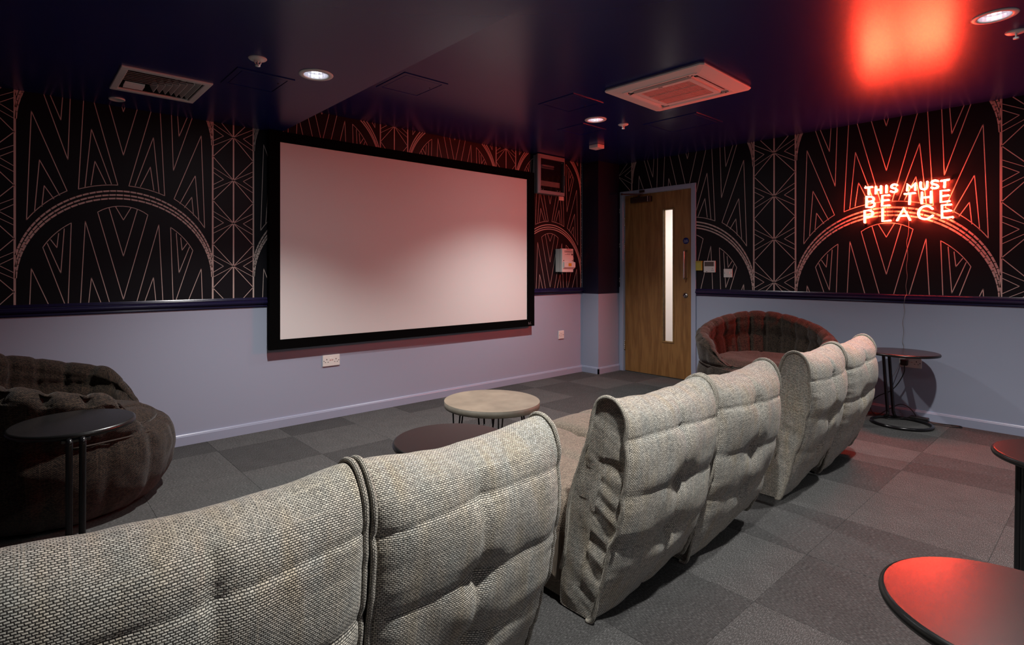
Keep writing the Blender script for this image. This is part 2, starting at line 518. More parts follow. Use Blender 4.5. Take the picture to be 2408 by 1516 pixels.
holed_plane(mb, LX, BX, BY, WY, ZL, [(x, y, R_CAN) for x, y, z in LAMPS if z == ZL],
            [(VENT[0] + .03, VENT[1] - .03, VENT[2] + .03, VENT[3] - .03)], 0.20)
holed_plane(mb, BX, WX, BY, WY, ZH, [(x, y, R_CAN) for x, y, z in LAMPS if z == ZH], [], 0.20)
mb.add([(BX, BY, ZL), (BX, WY, ZL), (BX, WY, ZH + .2), (BX, BY, ZH + .2)], [(0, 1, 2, 3)])
ceiling = struct(mb.build('ceiling', 'navy_gloss', fixn=False), 'glossy navy ceiling with a lowered part on the left', 'ceiling')

# flush access hatches in the ceiling
def hatch(name, x0, x1, y0, y1, z, label):
    t = thing(name, label, 'hatch', ((x0 + x1) / 2, (y0 + y1) / 2, z))
    f = MB(); w = 0.028
    for a, b, c, d in ((x0, x1, y0, y0 + w), (x0, x1, y1 - w, y1), (x0, x0 + w, y0 + w, y1 - w), (x1 - w, x1, y0 + w, y1 - w)):
        f.box(a, b, c, d, z - 0.004, z)
    f.build('hatch_frame', 'navy_gloss', t)
    MB().rbox(x0 + w + .004, x1 - w - .004, y0 + w + .004, y1 - w - .004, z - 0.003, z + 0.004, 0.001, 1).build('hatch_door', 'navy_gloss', t)
    MB().cyl((x1 - .05, (y0 + y1) / 2 - .04, z - .0045), (x1 - .05, (y0 + y1) / 2 - .04, z - .002), 0.006, 10).build('lock', 'bronze', t)
    return t
hatch('access_hatch', 0.871, 1.168, 2.906, 3.206, ZL, 'navy access hatch in the lowered ceiling beside the white air grille')
hatch('access_hatch', 1.873, 2.213, 2.918, 3.276, ZH, 'navy access hatch in the raised ceiling next to the step, above the projection screen')
hatch('access_hatch', 2.992, 3.333, 2.501, 2.838, ZH, 'navy access hatch between the step and the white air conditioning cassette')
hatch('access_hatch', 3.668, 3.985, 2.96, 3.25, ZH, 'navy access hatch near the small square ceiling sensor')
hatch('access_hatch', 4.09, 4.52, 2.18, 2.66, ZH, 'large navy access hatch in front of the oak door')

# ------------------------------------------------------------------ wallpaper print
Z0, PER, STAR = 1.202, 0.909, 0.3035
def motif():
    """line list for one panel, x from the panel centre, z in the small scale; (pts, width)"""
    A, th, md = [], 0.0042, 0.0098
    def arc(p, q, crest=None):
        c = (0.0, 1.15)
        a0 = math.atan2(p[1] - c[1], p[0]); a1 = math.atan2(q[1] - c[1], q[0])
        r0, r1 = math.hypot(p[0], p[1] - c[1]), math.hypot(q[0], q[1] - c[1])
        o = []
        for i in range(11):
            t = i / 10; a = a0 + (a1 - a0) * t; r = r0 + (r1 - r0) * t
            if crest: r += crest * (1 - (2 * t - 1) ** 2)
            o.append((r * math.cos(a), c[1] + r * math.sin(a)))
        return o
    for s in (-1, 1):
        f = lambda *pts: [(s * x, z) for x, z in pts]
        A.append((f((-.462, 1.463), (-.441, 2.093), (-.279, 1.647)), th))
        A.append((f(*arc((-.462, 1.463), (-.279, 1.647))), th))
        A.append((f((-.427, 1.509), (-.405, 1.816), (-.313, 1.617)), th))
        A.append((f((-.394, 1.545), (-.384, 1.668), (-.340, 1.594)), th))
        A.append((f((-.390, 1.307), (-.275, .924), (-.259, 1.457)), th))
        A.append((f(*arc((-.390, 1.307), (-.259, 1.457))), th))
        A.append((f((-.370, 1.331), (-.308, 1.156), (-.292, 1.421)), th))
        A.append((f((-.355, 1.354), (-.326, 1.307), (-.318, 1.392)), th))
        A.append((f((-.225, 1.663), (-.192, 2.381), (-.029, 1.707)), th))
        A.append((f(*arc((-.225, 1.663), (-.029, 1.707))), th))
        A.append((f((-.193, 1.680), (-.162, 2.036), (-.062, 1.711)), th))
        A.append((f((-.164, 1.693), (-.145, 1.842), (-.090, 1.708)), th))
    A.append(([(-.131, 1.531), (0, .989), (.131, 1.531)], th))
    A.append((arc((-.131, 1.531), (.131, 1.531), 0.024), th))
    A.append(([(-.074, 1.561), (0, 1.262), (.074, 1.561)], th))
    A.append(([(-.040, 1.570), (0, 1.490), (.040, 1.570)], th))
    for crest, leg in ((1.671, 1.262), (1.646, 1.195), (1.624, 1.130)):
        h, d = .508, crest - leg
        R = (h * h + d * d) / (2 * d); cz = crest - R
        a0 = math.atan2(leg - cz, -h); a1 = math.atan2(leg - cz, h)
        if a0 < 0: a0 += 2 * math.pi
        A.append(([(R * math.cos(a0 + (a1 - a0) * i / 40), cz + R * math.sin(a0 + (a1 - a0) * i / 40)) for i in range(41)], md))
    return A
def band():
    A = []
    for s in (-1, 1):
        for t in (-1, 1):
            A.append(([(0, 0), (s * .134, t * STAR / 2)], .0042))
            A.append(([(0, 0), (s * .131, t * .075)], .0030))
        A.append(([(s * .130, .041), (s * .066, 0), (s * .130, -.041)], .0034))
    return A
MOTIF, BAND = motif(), band()

def clip(p, q, x0, x1, z0, z1):
    dx, dz = q[0] - p[0], q[1] - p[1]
    t0, t1 = 0.0, 1.0
    for pp, qq in ((-dx, p[0] - x0), (dx, x1 - p[0]), (-dz, p[1] - z0), (dz, z1 - p[1])):
        if abs(pp) < 1e-12:
            if qq < 0: return None
        else:
            r = qq / pp
            if pp < 0: t0 = max(t0, r)
            else: t1 = min(t1, r)
    if t0 >= t1: return None
    return (p[0] + dx * t0, p[1] + dz * t0), (p[0] + dx * t1, p[1] + dz * t1)

def print_lines(regions, band_centre, period, half_band, hs, vs, zoff, to3d):
    """returns an MB with the printed strips; regions = list of (u0,u1,z0,z1) on the wall"""
    out = MB()
    zz = lambda z: zoff + (z - Z0) * vs
    u_lo = min(r[0] for r in regions); u_hi = max(r[1] for r in regions)
    z_lo = min(r[2] for r in regions); z_hi = max(r[3] for r in regions)
    def strip(p, q, w):
        for r in regions:
            c = clip(p, q, *r)
            if not c: continue
            (a, b), (c_, d) = c
            L = math.hypot(c_ - a, d - b)
            if L < 1e-4: continue
            nx, nz = -(d - b) / L * w / 2, (c_ - a) / L * w / 2
            ex, ez = (c_ - a) / L * w * .2, (d - b) / L * w * .2
            out.add([to3d(a - ex + nx, b - ez + nz), to3d(a - ex - nx, b - ez - nz),
                     to3d(c_ + ex - nx, d + ez - nz), to3d(c_ + ex + nx, d + ez + nz)], [(0, 1, 2, 3)])
    k0 = int(math.floor((u_lo - band_centre) / period)) - 1
    k1 = int(math.ceil((u_hi - band_centre) / period)) + 1
    for k in range(k0, k1 + 1):
        bc = band_centre + k * period
        for du, w in ((-half_band, .0106), (0, .0095), (half_band, .0106)):
            strip((bc + du, z_lo), (bc + du, z_hi), w * vs)
        for n in range(-4, 8):
            z = zz(Z0 + n * STAR)
            for pts, w in BAND:
                for p, q in zip(pts, pts[1:]):
                    strip((bc + p[0] * half_band / .136, z + p[1] * vs), (bc + q[0] * half_band / .136, z + q[1] * vs), w * vs)
        mc = bc + period / 2
        for row in (-2, -1, 0, 1):
            for pts, w in MOTIF:
                for p, q in zip(pts, pts[1:]):
                    strip((mc + p[0] * hs, zz(p[1] + row * PER)), (mc + q[0] * hs, zz(q[1] + row * PER)), w * vs)
    return out

# ------------------------------------------------------------------ walls
T = 0.12
# front wall (behind the projection screen)
mb = MB(); mb.box(LX - T, WX + T, WY, WY + T, 0 - .1, ZH + .22)
wall_front = struct(mb.build('wall_front', 'lavender'), 'lavender wall with black art deco wallpaper behind the projection screen', 'wall')
mb = MB(); mb.box(LX, BX, WY - .0012, WY, RAIL1, ZL); mb.box(BX, 5.05, WY - .0012, WY, RAIL1, ZH)
ln = print_lines([(LX, BX, RAIL1, ZL), (BX, 5.05, RAIL1, ZH)], 1.199, 1.322, 0.137, 1.022, 1.0, Z0,
                 lambda u, z: (u, WY - .0016, z))
mb.add(ln.v, ln.f, 1)
mb.build('wallpaper', ['paper', 'rose'], wall_front, fixn=False)
# right wall (with the neon sign); opening for the door
DY0, DY1, DZ = 2.955, 3.815, 2.052
mb = MB()
mb.box(WX, WX + T, BY - T, DY0, -.1, ZH + .22); mb.box(WX, WX + T, DY1, WY, -.1, ZH + .22); mb.box(WX, WX + T, DY0, DY1, DZ, ZH + .22)
wall_right = struct(mb.build('wall_right', 'lavender'), 'lavender wall with black art deco wallpaper carrying the red neon sign', 'wall')
mb = MB()
reg = [(BY, 2.909, RAIL1 + .002, ZH), (2.909, 3.848, 2.088, ZH), (3.848, 3.866, RAIL1 + .002, ZH)]
for r in reg: mb.box(WX - .0012, WX, r[0], r[1], r[2], r[3])
ln = print_lines(reg, 2.141, 1.737, 0.185, 1.333, 1.333, 1.060, lambda u, z: (WX - .0016, u, z))
mb.add(ln.v, ln.f, 1)
mb.build('wallpaper', ['paper', 'rose'], wall_right, fixn=False)
# left wall and back wall
mb = MB(); mb.box(LX - T, LX, BY - T, WY, -.1, ZL + .22)
wall_left = struct(mb.build('wall_left', 'lavender'), 'lavender and black wallpapered wall on the dark side of the room', 'wall')
mb = MB(); mb.box(LX, LX + .0012, BY, WY, RAIL1, ZL)
ln = print_lines([(BY, WY, RAIL1, ZL)], 2.6, 1.322, 0.137, 1.022, 1.0, Z0, lambda u, z: (LX + .0016, u, z))
mb.add(ln.v, ln.f, 1)
mb.build('wallpaper', ['paper', 'rose'], wall_left, fixn=False)
mb = MB(); mb.box(LX - T, WX + T, BY - T, BY, -.1, ZH + .22)
wall_back = struct(mb.build('wall_back', 'lavender'), 'lavender and black wall behind the seats', 'wall')
mb = MB(); mb.box(LX, BX, BY, BY + .0012, RAIL1, ZL); mb.box(BX, WX, BY, BY + .0012, RAIL1, ZH)
mb.build('wallpaper', ['paper'], wall_back, fixn=False)
# boxed pillar in the corner
PX, PY = 5.058, 3.866
mb = MB(); mb.box(PX, WX, PY, WY, 0, RAIL0); mb.box(PX, WX, PY, WY, RAIL0, ZH, 1)
pillar = struct(mb.build('pillar', ['lavender', 'navy_wall']), 'boxed corner pillar, navy above and lavender below', 'pillar')

# baseboards
SKP = [(0, 0), (.015, 0), (.015, .058), (.012, .064), (.012, .067), (.008, .073), (0, .073)]
def run_y(name, prof, x0, x1, ywall, sgn, mat, z0=0.0):   # along X, standing off a wall of constant y
    b = MB(); b.prism([(ywall + sgn * p, z0 + q) for p, q in prof], 'x', x0, x1); return b.build(name, mat)
def run_x(name, prof, y0, y1, xwall, sgn, mat, z0=0.0):
    b = MB(); b.prism([(xwall + sgn * p, z0 + q) for p, q in prof], 'y', y0, y1); return b.build(name, mat)
struct(run_y('baseboard_front', SKP, LX, PX, WY, -1, 'lavender_gloss'), 'lavender baseboard under the projection screen', 'baseboard')
struct(run_x('baseboard_right', SKP, BY, 2.909, WX, -1, 'lavender_gloss'), 'lavender baseboard along the neon sign wall', 'baseboard')
struct(run_x('baseboard_left', SKP, BY, WY, LX, 1, 'lavender_gloss'), 'lavender baseboard along the dark left wall', 'baseboard')
struct(run_y('baseboard_back', SKP, LX, WX, BY, 1, 'lavender_gloss'), 'lavender baseboard behind the seats', 'baseboard')
b = MB(); b.prism([(PY - p, q) for p, q in SKP], 'x', PX - .015, WX); b.prism([(PX - p, q) for p, q in SKP], 'y', PY - .015, WY - .015)
struct(b.build('baseboard_pillar', 'lavender_gloss'), 'lavender baseboard around the corner pillar', 'baseboard')
# dado rails
RH = RAIL1 - RAIL0
RLP = [(0, 0), (.007, 0), (.012, .006), (.010, .016), (.013, .020), (.024, .026), (.028, .034), (.026, .043), (.018, .048), (.018, .052), (.021, .057), (.018, .063), (.010, .066), (.008, RH), (0, RH)]
struct(run_y('trim_1', RLP, LX, PX, WY, -1, 'navy_rail', RAIL0), 'moulded navy dado rail on the screen wall', 'rail')
struct(run_x('trim_2', RLP, BY, 2.909, WX, -1, 'navy_rail', RAIL0 + .005), 'moulded navy dado rail under the neon sign', 'rail')
struct(run_x('trim_3', RLP, BY, WY, LX, 1, 'navy_rail', RAIL0), 'moulded navy dado rail on the left wall', 'rail')
struct(run_y('trim_4', RLP, LX, WX, BY, 1, 'navy_rail', RAIL0), 'moulded navy dado rail on the back wall', 'rail')

# ------------------------------------------------------------------ door
door = struct(thing('door_1', 'oak door with a narrow glazed slot in a lavender frame', 'door', (WX, 3.39, 0)),
              'oak door with a narrow glazed slot in a lavender frame', 'door')
mb = MB()
AX = WX - .016
for a, b_, c, d in ((2.909, 2.962, 0, 2.088), (3.806, 3.848, 0, 2.088)):
    mb.rbox(AX, WX, a, b_, c, d, .004, 2)
mb.rbox(AX, WX, 2.962, 3.806, 2.045, 2.088, .004, 2)
fr = mb.build('door_frame', 'lavender_gloss', door)
mb = MB()
mb.box(WX - .003, WX + T, 2.952, 2.966, 0, DZ); mb.box(WX - .003, WX + T, 3.802, 3.818, 0, DZ); mb.box(WX - .003, WX + T, 2.966, 3.802, 2.040, 2.054)
mb.box(WX + .070, WX + .085, 2.966, 2.980, 0, 2.040); mb.box(WX + .070, WX + .085, 3.790, 3.802, 0, 2.040)
mb.build('door_lining', 'lavender_gloss', door)
LXF, LXB = WX + .022, WX + .066           # faces of the leaf
LY0, LY1, LZ0, LZ1 = 2.970, 3.799, .008, 2.038
GY0, GY1, GZ0, GZ1 = 3.176, 3.322, .378, 1.852   # slot in the leaf
mb = MB()
mb.box(LXF, LXB, LY0, GY0, LZ0, LZ1); mb.box(LXF, LXB, GY1, LY1, LZ0, LZ1)
mb.box(LXF, LXB, GY0, GY1, LZ0, GZ0); mb.box(LXF, LXB, GY0, GY1, GZ1, LZ1)
leaf = mb.build('door_leaf', 'oak', door)
bw = .016
mb = MB()
for a, b_, c, d in ((GY0, GY0 + bw, GZ0, GZ1), (GY1 - bw, GY1, GZ0, GZ1), (GY0 + bw, GY1 - bw, GZ0, GZ0 + bw), (GY0 + bw, GY1 - bw, GZ1 - bw, GZ1)):
    mb.rbox(LXF - .006, LXF + .016, a, b_, c, d, .003, 2)
    mb.rbox(LXB - .016, LXB + .006, a, b_, c, d, .003, 2)
mb.build('glazing_bead', 'oak_bead', leaf)
MB().box(LXF + .0185, LXF + .0245, GY0 + .002, GY1 - .002, GZ0 + .002, GZ1 - .002).build('glass_pane', 'glass', leaf)
def bar_handle(x, sgn):
    y, za, zb, st = 3.034, 1.085, 1.378, .052
    pts = [(x, y, za), (x + sgn * st * .75, y, za)]
    pts += [(x + sgn * (st * .75 + .013 * math.sin(a)), y, za + .013 * (1 - math.cos(a))) for a in (.5, 1.0, 1.57)]
    pts += [(x + sgn * (st * .75 + .013 * math.sin(a)), y, zb - .013 * (1 - math.cos(a))) for a in (1.57, 1.0, .5)]
    pts += [(x + sgn * st * .75, y, zb), (x, y, zb)]
    return MB().tube(pts, .0095, 12)
bar_handle(LXF, -1).build('pull_handle', 'steel', leaf)
mb = MB(); mb.cyl((LXF - .006, 3.042, .905), (LXF, 3.042, .905), .026, 24)
lk = mb.build('lock_plate', 'steel', leaf)
mb = MB(); mb.cyl((LXF - .0075, 3.042, .912), (LXF - .005, 3.042, .912), .007, 12); mb.box(LXF - .0075, LXF - .005, 3.039, 3.045, .888, .908)
mb.build('keyhole', 'dark', leaf)
mb = MB(); mb.cyl((LXF - .003, 3.038, 1.486), (LXF, 3.038, 1.486), .034, 28)
for k, t in enumerate(('Fire door', 'keep shut')):
    vs, fs = text_mesh(t, .0125, .0004)
    mb.add([(LXF - .0034, 3.038 - x, 1.493 - .016 * k + y) for x, y, z in vs], fs, 1)
mb.build('fire_door_sign', ['blue', 'pale_print'], leaf, fixn=False)
for z in (1.74, 1.44, .30):
    mb = MB()
    for k in range(5):
        mb.cyl((WX + .012, 3.801, z - .05 + .0205 * k), (WX + .012, 3.801, z - .0305 + .0205 * k), .0075, 10)
    mb.box(WX + .012, WX + .022, 3.799, 3.803, z - .05, z + .052)
    mb.build('hinge', 'steel', door)
mb = MB(); mb.rbox(LXF - .048, LXF, 3.44, 3.70, 1.945, 2.005, .006, 2)
cl = mb.build('door_closer', 'bronze', door)
MB().rbox(LXF - .05, LXF - .044, 3.468, 3.476, 1.946, 2.004, .001, 1).build('closer_trim', 'steel', cl)
mb = MB()
mb.cyl((LXF - .03, 3.60, 2.003), (LXF - .03, 3.60, 2.026), .010, 12)
mb.prism([(LXF - .045, 3.585), (LXF - .030, 3.57), (LXF - .20, 3.70), (LXF - .205, 3.715), (LXF - .185, 3.722)], 'z', 2.026, 2.033)
mb.prism([(LXF - .20, 3.70), (LXF - .19, 3.722), (AX, 3.56), (AX, 3.535)], 'z', 2.034, 2.041)
mb.cyl((LXF - .196, 3.709, 2.024), (LXF - .196, 3.709, 2.044), .012, 12)
mb.rbox(AX - .012, AX, 3.515, 3.58, 2.05, 2.078, .002, 1)
mb.build('closer_arm', 'bronze', cl)
# corridor beyond the glass
mb = MB()
cx0, cx1, cy0, cy1 = WX + T, WX + 1.6, 2.2, 4.9
mb.box(cx1, cx1 + .08, cy0, cy1, -.1, 2.5); mb.box(cx0, cx1, cy0 - .08, cy0, -.1, 2.5); mb.box(cx0, cx1, cy1, cy1 + .08, -.1, 2.5)
mb.box(cx0, cx1 + .08, cy0 - .08, cy1 + .08, 2.4, 2.5)
struct(mb.build('wall_corridor', 'corridor'), 'pale corridor wall seen through the glazed slot of the door', 'wall')
mb = MB(); mb.box(cx0, cx1, cy0, cy1, -.1, 0.0)
struct(mb.build('floor_corridor', 'carpet_light'), 'grey corridor floor behind the door', 'floor')

# ------------------------------------------------------------------ projection screen
SX0, SX1, SZ0, SZ1 = 1.427, 4.187, .591, 2.195
IX0, IX1, IZ0, IZ1 = 1.507, 4.087, .6625, 2.1173
SF = 4.025
scr = thing('projection_screen', 'large white projection screen in a black velvet frame on the wall', 'projection screen', (2.8, WY, SZ0))
mb = MB(); mb.box(IX0 - .02, IX1 + .02, SF + .012, SF + .018, IZ0 - .02, IZ1 + .02)
mb.build('screen_surface', 'screen', scr)
def frame_rail(poly, name):      # poly of inner/outer corners (x,z), bevelled section
    b = MB()
    (a, b1), (c, d), (e, f_), (g, h) = poly   # outer0, outer1, inner1, inner0
    vs = [(a, SF + .035, b1), (c, SF + .035, d), (a, SF, b1), (c, SF, d), (e, SF + .004, f_), (g, SF + .004, h), (e, SF + .02, f_), (g, SF + .02, h), (g, SF + .035, h), (e, SF + .035, f_)]
    b.add(vs, [(0, 1, 3, 2), (2, 3, 4, 5), (5, 4, 6, 7), (7, 6, 9, 8), (8, 9, 1, 0), (0, 2, 5, 7, 8), (1, 9, 6, 4, 3)])
    return b.build(name, 'velvet', scr)
frame_rail([(SX0, SZ0), (SX1, SZ0), (IX1, IZ0), (IX0, IZ0)], 'frame_rail')
frame_rail([(SX1, SZ1), (SX0, SZ1), (IX0, IZ1), (IX1, IZ1)], 'frame_rail')
frame_rail([(SX0, SZ1), (SX0, SZ0), (IX0, IZ0), (IX0, IZ1)], 'frame_rail')
frame_rail([(SX1, SZ0), (SX1, SZ1), (IX1, IZ1), (IX1, IZ0)], 'frame_rail')
for x in (1.75, 2.8, 3.85):
    for z in (2.10, .63):
        MB().rbox(x - .04, x + .04, SF + .033, WY - .002, z, z + .05, .003, 1).build('wall_bracket', 'casing', scr)
mb = MB()
ex, ez = 4.118, .622
mb.box(ex - .020, ex - .012, SF - .0012, SF, ez - .012, ez + .012)
mb.add([(ex - .012, SF - .001, ez - .012), (ex - .004, SF - .001, ez - .012), (ex + .016, SF - .001, ez + .013), (ex + .008, SF - .001, ez + .013)], [(0, 1, 2, 3)])
mb.box(ex + .006, ex + .02, SF - .0012, SF, ez - .011, ez - .006)
mb.build('maker_badge', 'steel', scr)
# ------------------------------------------------------------------ sockets, switches, meters
def socket_plate(name, label, cat, u0, u1, z0, z1, wall, double=True, group=None):
    """UK socket plate; wall 'front' (u = x) or 'right' (u = y, seen with y running leftwards)"""
    if wall == 'front':
        P = lambda u, d, z: (u, WY - d, z)
    else:
        P = lambda u, d, z: (WX - d, u, z)
    t = thing(name, label, cat, P((u0 + u1) / 2, 0, z0), group=group)
    def bx(mb, a, b, d0, d1, c, e, r=0, m=0):
        p, q = P(a, d0, c), P(b, d1, e)
        lo = [min(p[i], q[i]) for i in range(3)]; hi = [max(p[i], q[i]) for i in range(3)]
        if r: mb.rbox(lo[0], hi[0], lo[1], hi[1], lo[2], hi[2], r, 2, m)
        else: mb.box(lo[0], hi[0], lo[1], hi[1], lo[2], hi[2], m)
    mb = MB(); bx(mb, u0, u1, 0, .010, z0, z1, .0035); mb.build('face_plate', 'white', t)
    s = 1 if wall == 'front' else -1
    h = z1 - z0; c = (u0 + u1) / 2
    cents = [c - s * (u1 - u0) * .27, c + s * (u1 - u0) * .27] if double else [c - s * (u1 - u0) * .08]
    for cc in cents:
        mb = MB(); bx(mb, cc - .003, cc + .003, .0095, .0106, z0 + h * .56, z0 + h * .66); mb.build('pin_hole', 'hole', t)
        for sg in (-1, 1):
            mb = MB(); bx(mb, cc + sg * .011 - .0042, cc + sg * .011 + .0042, .0095, .0106, z0 + h * .345, z0 + h * .39); mb.build('pin_hole', 'hole', t)
    for uu in (u0 + .010, u1 - .010):
        p, q = P(uu, .0095, z0 + h * .48), P(uu, .0108, z0 + h * .48)
        MB().cyl(p, q, .0035, 10).build('screw', 'dark_print', t)
    sw = [c - s * .009, c + s * .009] if double else [c + s * (u1 - u0) * .26]
    for cc in sw:
        mb = MB(); bx(mb, cc - .006, cc + .006, .009, .0125, z0 + h * .55, z0 + h * .76, .0015)
        o = mb.build('rocker', 'white', t)
        mb = MB(); bx(mb, cc - .006, cc + .006, .010, .0118, z0 + h * .525, z0 + h * .55); mb.build('rocker_mark', 'red_print', o)
    return t
socket_plate('wall_socket', 'white double wall socket under the projection screen', 'socket', 1.864, 2.009, .414, .503, 'front')
socket_plate('wall_socket', 'white single wall socket low on the wall between screen and pillar', 'socket', 4.637, 4.728, .408, .498, 'front', False)
socket_plate('wall_socket', 'white double wall socket behind the round side table under the neon sign', 'socket', 1.042, 1.184, .400, .482, 'right')
# consumer unit high on the wall
cu = thing('consumer_unit', 'grey fuse box with smoked window high on the wall right of the screen', 'fuse box', (4.44, WY, 1.99))
c0, c1, cz0, cz1, cf = 4.225, 4.655, 1.988, 2.402, 4.002
mb = MB(); mb.rbox(c0 + .012, c1 - .012, WY - .05, WY, cz0 + .004, cz1, .006, 2); mb.build('back_box', 'grey_plastic', cu)
mb = MB()
mb.prism([(c0 + .012, WY - .045), (c0, WY - .062), (c0, cf + .012), (c0 + .018, cf), (c1 - .018, cf), (c1, cf + .012), (c1, WY - .062), (c1 - .012, WY - .045)], 'z', cz0, cz0 + .034)
mb.prism([(c0 + .012, WY - .045), (c0, WY - .062), (c0, cf + .012), (c0 + .018, cf), (c1 - .018, cf), (c1, cf + .012), (c1, WY - .062), (c1 - .012, WY - .045)], 'z', cz1 - .042, cz1)
mb.prism([(c0 + .012, WY - .045), (c0, WY - .062), (c0, cf + .012), (c0 + .018, cf), (c0 + .036, cf), (c0 + .036, WY - .045)], 'z', cz0 + .034, cz1 - .042)
mb.prism([(c1 - .022, WY - .045), (c1 - .022, cf), (c1 - .018, cf), (c1, cf + .012), (c1, WY - .062), (c1 - .012, WY - .045)], 'z', cz0 + .034, cz1 - .042)
mb.build('cover_frame', 'grey_plastic', cu)
mb = MB(); mb.box(c0 + .036, c1 - .022, cf + .003, cf + .006, cz0 + .034, cz1 - .042); mb.build('smoked_window', 'smoked', cu)
MB().box(c0 + .036, c1 - .022, WY - .054, WY - .049, cz0 + .034, cz1 - .042).build('inner_plate', 'casing', cu)
mb = MB(); mb.box(c0 + .05, c1 - .075, cf + .02, cf + .024, cz0 + .085, cz0 + .14); mb.build('label_strip', 'white', cu)
for k in range(9):
    xk = c0 + .075 + k * .021
    zz_ = 2.262 - .0
    mb = MB(); mb.rbox(xk, xk + .018, cf + .015, cf + .05, zz_, zz_ + .038, .002, 1)
    o = mb.build('breaker', 'white', cu)
    mb = MB(); mb.box(xk + .005, xk + .013, cf + .009, cf + .016, zz_ + .006, zz_ + .018); mb.build('toggle', 'dark_print', o)
mb = MB(); mb.rbox(c1 - .018, c1 - .006, cf - .010, cf + .002, 2.10, 2.21, .003, 2); mb.build('window_catch', 'casing', cu)
for x, z in ((c0 + .045, cz0 + .045), (c0 + .075, cz0 + .043), (c1 - .055, cz1 - .06), (c1 - .13, cz0 + .045), (c1 - .09, cz0 + .045)):
    MB().cyl((x, cf - .001, z), (x, cf + .003, z), .004, 8).build('screw', 'steel', cu)
mb = MB(); mb.rbox(4.64, 4.722, WY - .012, WY, 1.952, 1.995, .002, 1)
tag(mb.build('warning_tag', 'white'), 'small white tag stuck below the grey fuse box', 'tag')
# meter box
mt = thing('meter_box', 'white electricity meter box with amber label below the grey fuse box', 'meter box', (4.67, WY, 1.152))
mb = MB(); mb.rbox(4.594, 4.775, WY - .07, WY, 1.154, 1.408, .003, 2); mb.build('back_box', 'offwhite', mt)
mb = MB(); mb.rbox(4.588, 4.776, 3.992, WY - .068, 1.152, 1.411, .005, 2); mb.build('front_cover', 'white', mt)
mb = MB()
mb.prism([(3.992, 1.268), (3.970, 1.258), (3.970, 1.207), (3.992, 1.187)], 'x', 4.60, 4.784)
sh = mb.build('switch_shroud', 'white', mt)
mb = MB(); mb.box(4.668, 4.718, 3.9685, 3.9702, 1.218, 1.250); mb.build('amber_label', 'amber', sh)
mb = MB()
mb.box(4.66, 4.74, 3.9912, 3.9921, 1.398, 1.404, 1)
for z in (1.388, 1.369): mb.box(4.625, 4.765, 3.9912, 3.9921, z, z + .002)
for z in (1.383, 1.378, 1.373): mb.box(4.635, 4.757, 3.9912, 3.9921, z, z + .0022)
for x in (4.625, 4.763): mb.box(x, x + .002, 3.9912, 3.9921, 1.369, 1.39)
mb.box(4.632, 4.72, 3.9912, 3.9921, 1.343, 1.346); mb.box(4.665, 4.74, 3.9912, 3.9921, 1.353, 1.356); mb.box(4.742, 4.766, 3.9912, 3.9921, 1.338, 1.357)
mb.build('printed_label', ['dark_print', 'red_print'], mt)
for x in (4.612, 4.757): MB().cyl((x, 3.990, 1.279), (x, 3.993, 1.279), .006, 10).build('screw', 'dark_print', mt)
MB().cyl((4.655, 4.05, 1.128), (4.655, 4.05, 1.154), .009, 10).build('cable_gland', 'grey_plastic', mt)
# door-side controls
cp = thing('release_box', 'yellow framed plate beside the door frame next to the white controller', 'plate', (WX, 2.878, 1.169))
mb = MB(); y0, y1, z0, z1 = 2.837, 2.907, 1.169, 1.270
mb.rbox(WX - .022, WX, y0, y1, z0, z1, .003, 2); mb.build('housing', 'yellow', cp)
mb = MB()
for a, b_, c, d in ((y0 + .002, y1 - .002, z1 - .010, z1 - .003), (y0 + .002, y1 - .002, z0 + .003, z0 + .010), (y0 + .002, y0 + .008, z0 + .01, z1 - .01), (y1 - .008, y1 - .002, z0 + .01, z1 - .01)):
    mb.rbox(WX - .027, WX - .021, a, b_, c, d, .0015, 1)
mb.build('rim', 'yellow', cp)
th = thing('climate_controller', 'white wall controller with dark display beside the door', 'controller', (WX, 2.76, 1.150))
mb = MB(); mb.rbox(WX - .018, WX, 2.700, 2.822, 1.150, 1.270, .004, 2); mb.build('housing', 'white', th)
mb = MB(); mb.rbox(WX - .0195, WX - .017, 2.714, 2.812, 1.214, 1.259, .001, 1); mb.build('display', 'lcd', th)
for k, (yy, zz_) in enumerate(((2.728, 1.19), (2.72, 1.172), (2.735, 1.172))):
    mb = MB(); mb.rbox(WX - .0205, WX - .017, yy - .006, yy + .006, zz_ - .003, zz_ + .003, .001, 1); mb.build('button', 'grey_plastic', th)
mb = MB(); mb.box(WX - .0186, WX - .017, 2.782, 2.796, 1.156, 1.161); mb.build('indicator', 'dark_print', th)
ls = thing('light_switch', 'white double light switch on the wallpaper right of the wall controller', 'switch', (WX, 2.573, 1.103))
mb = MB(); mb.rbox(WX - .010, WX, 2.530, 2.617, 1.102, 1.187, .003, 2); mb.build('face_plate', 'white', ls)
for yy in (2.561, 2.585):
    mb = MB(); mb.rbox(WX - .0135, WX - .009, yy - .009, yy + .009, 1.128, 1.160, .0015, 1); mb.build('rocker', 'offwhite', ls)
for yy in (2.540, 2.607): MB().cyl((WX - .0112, yy, 1.144), (WX - .0095, yy, 1.144), .0032, 8).build('screw', 'dark_print', ls)
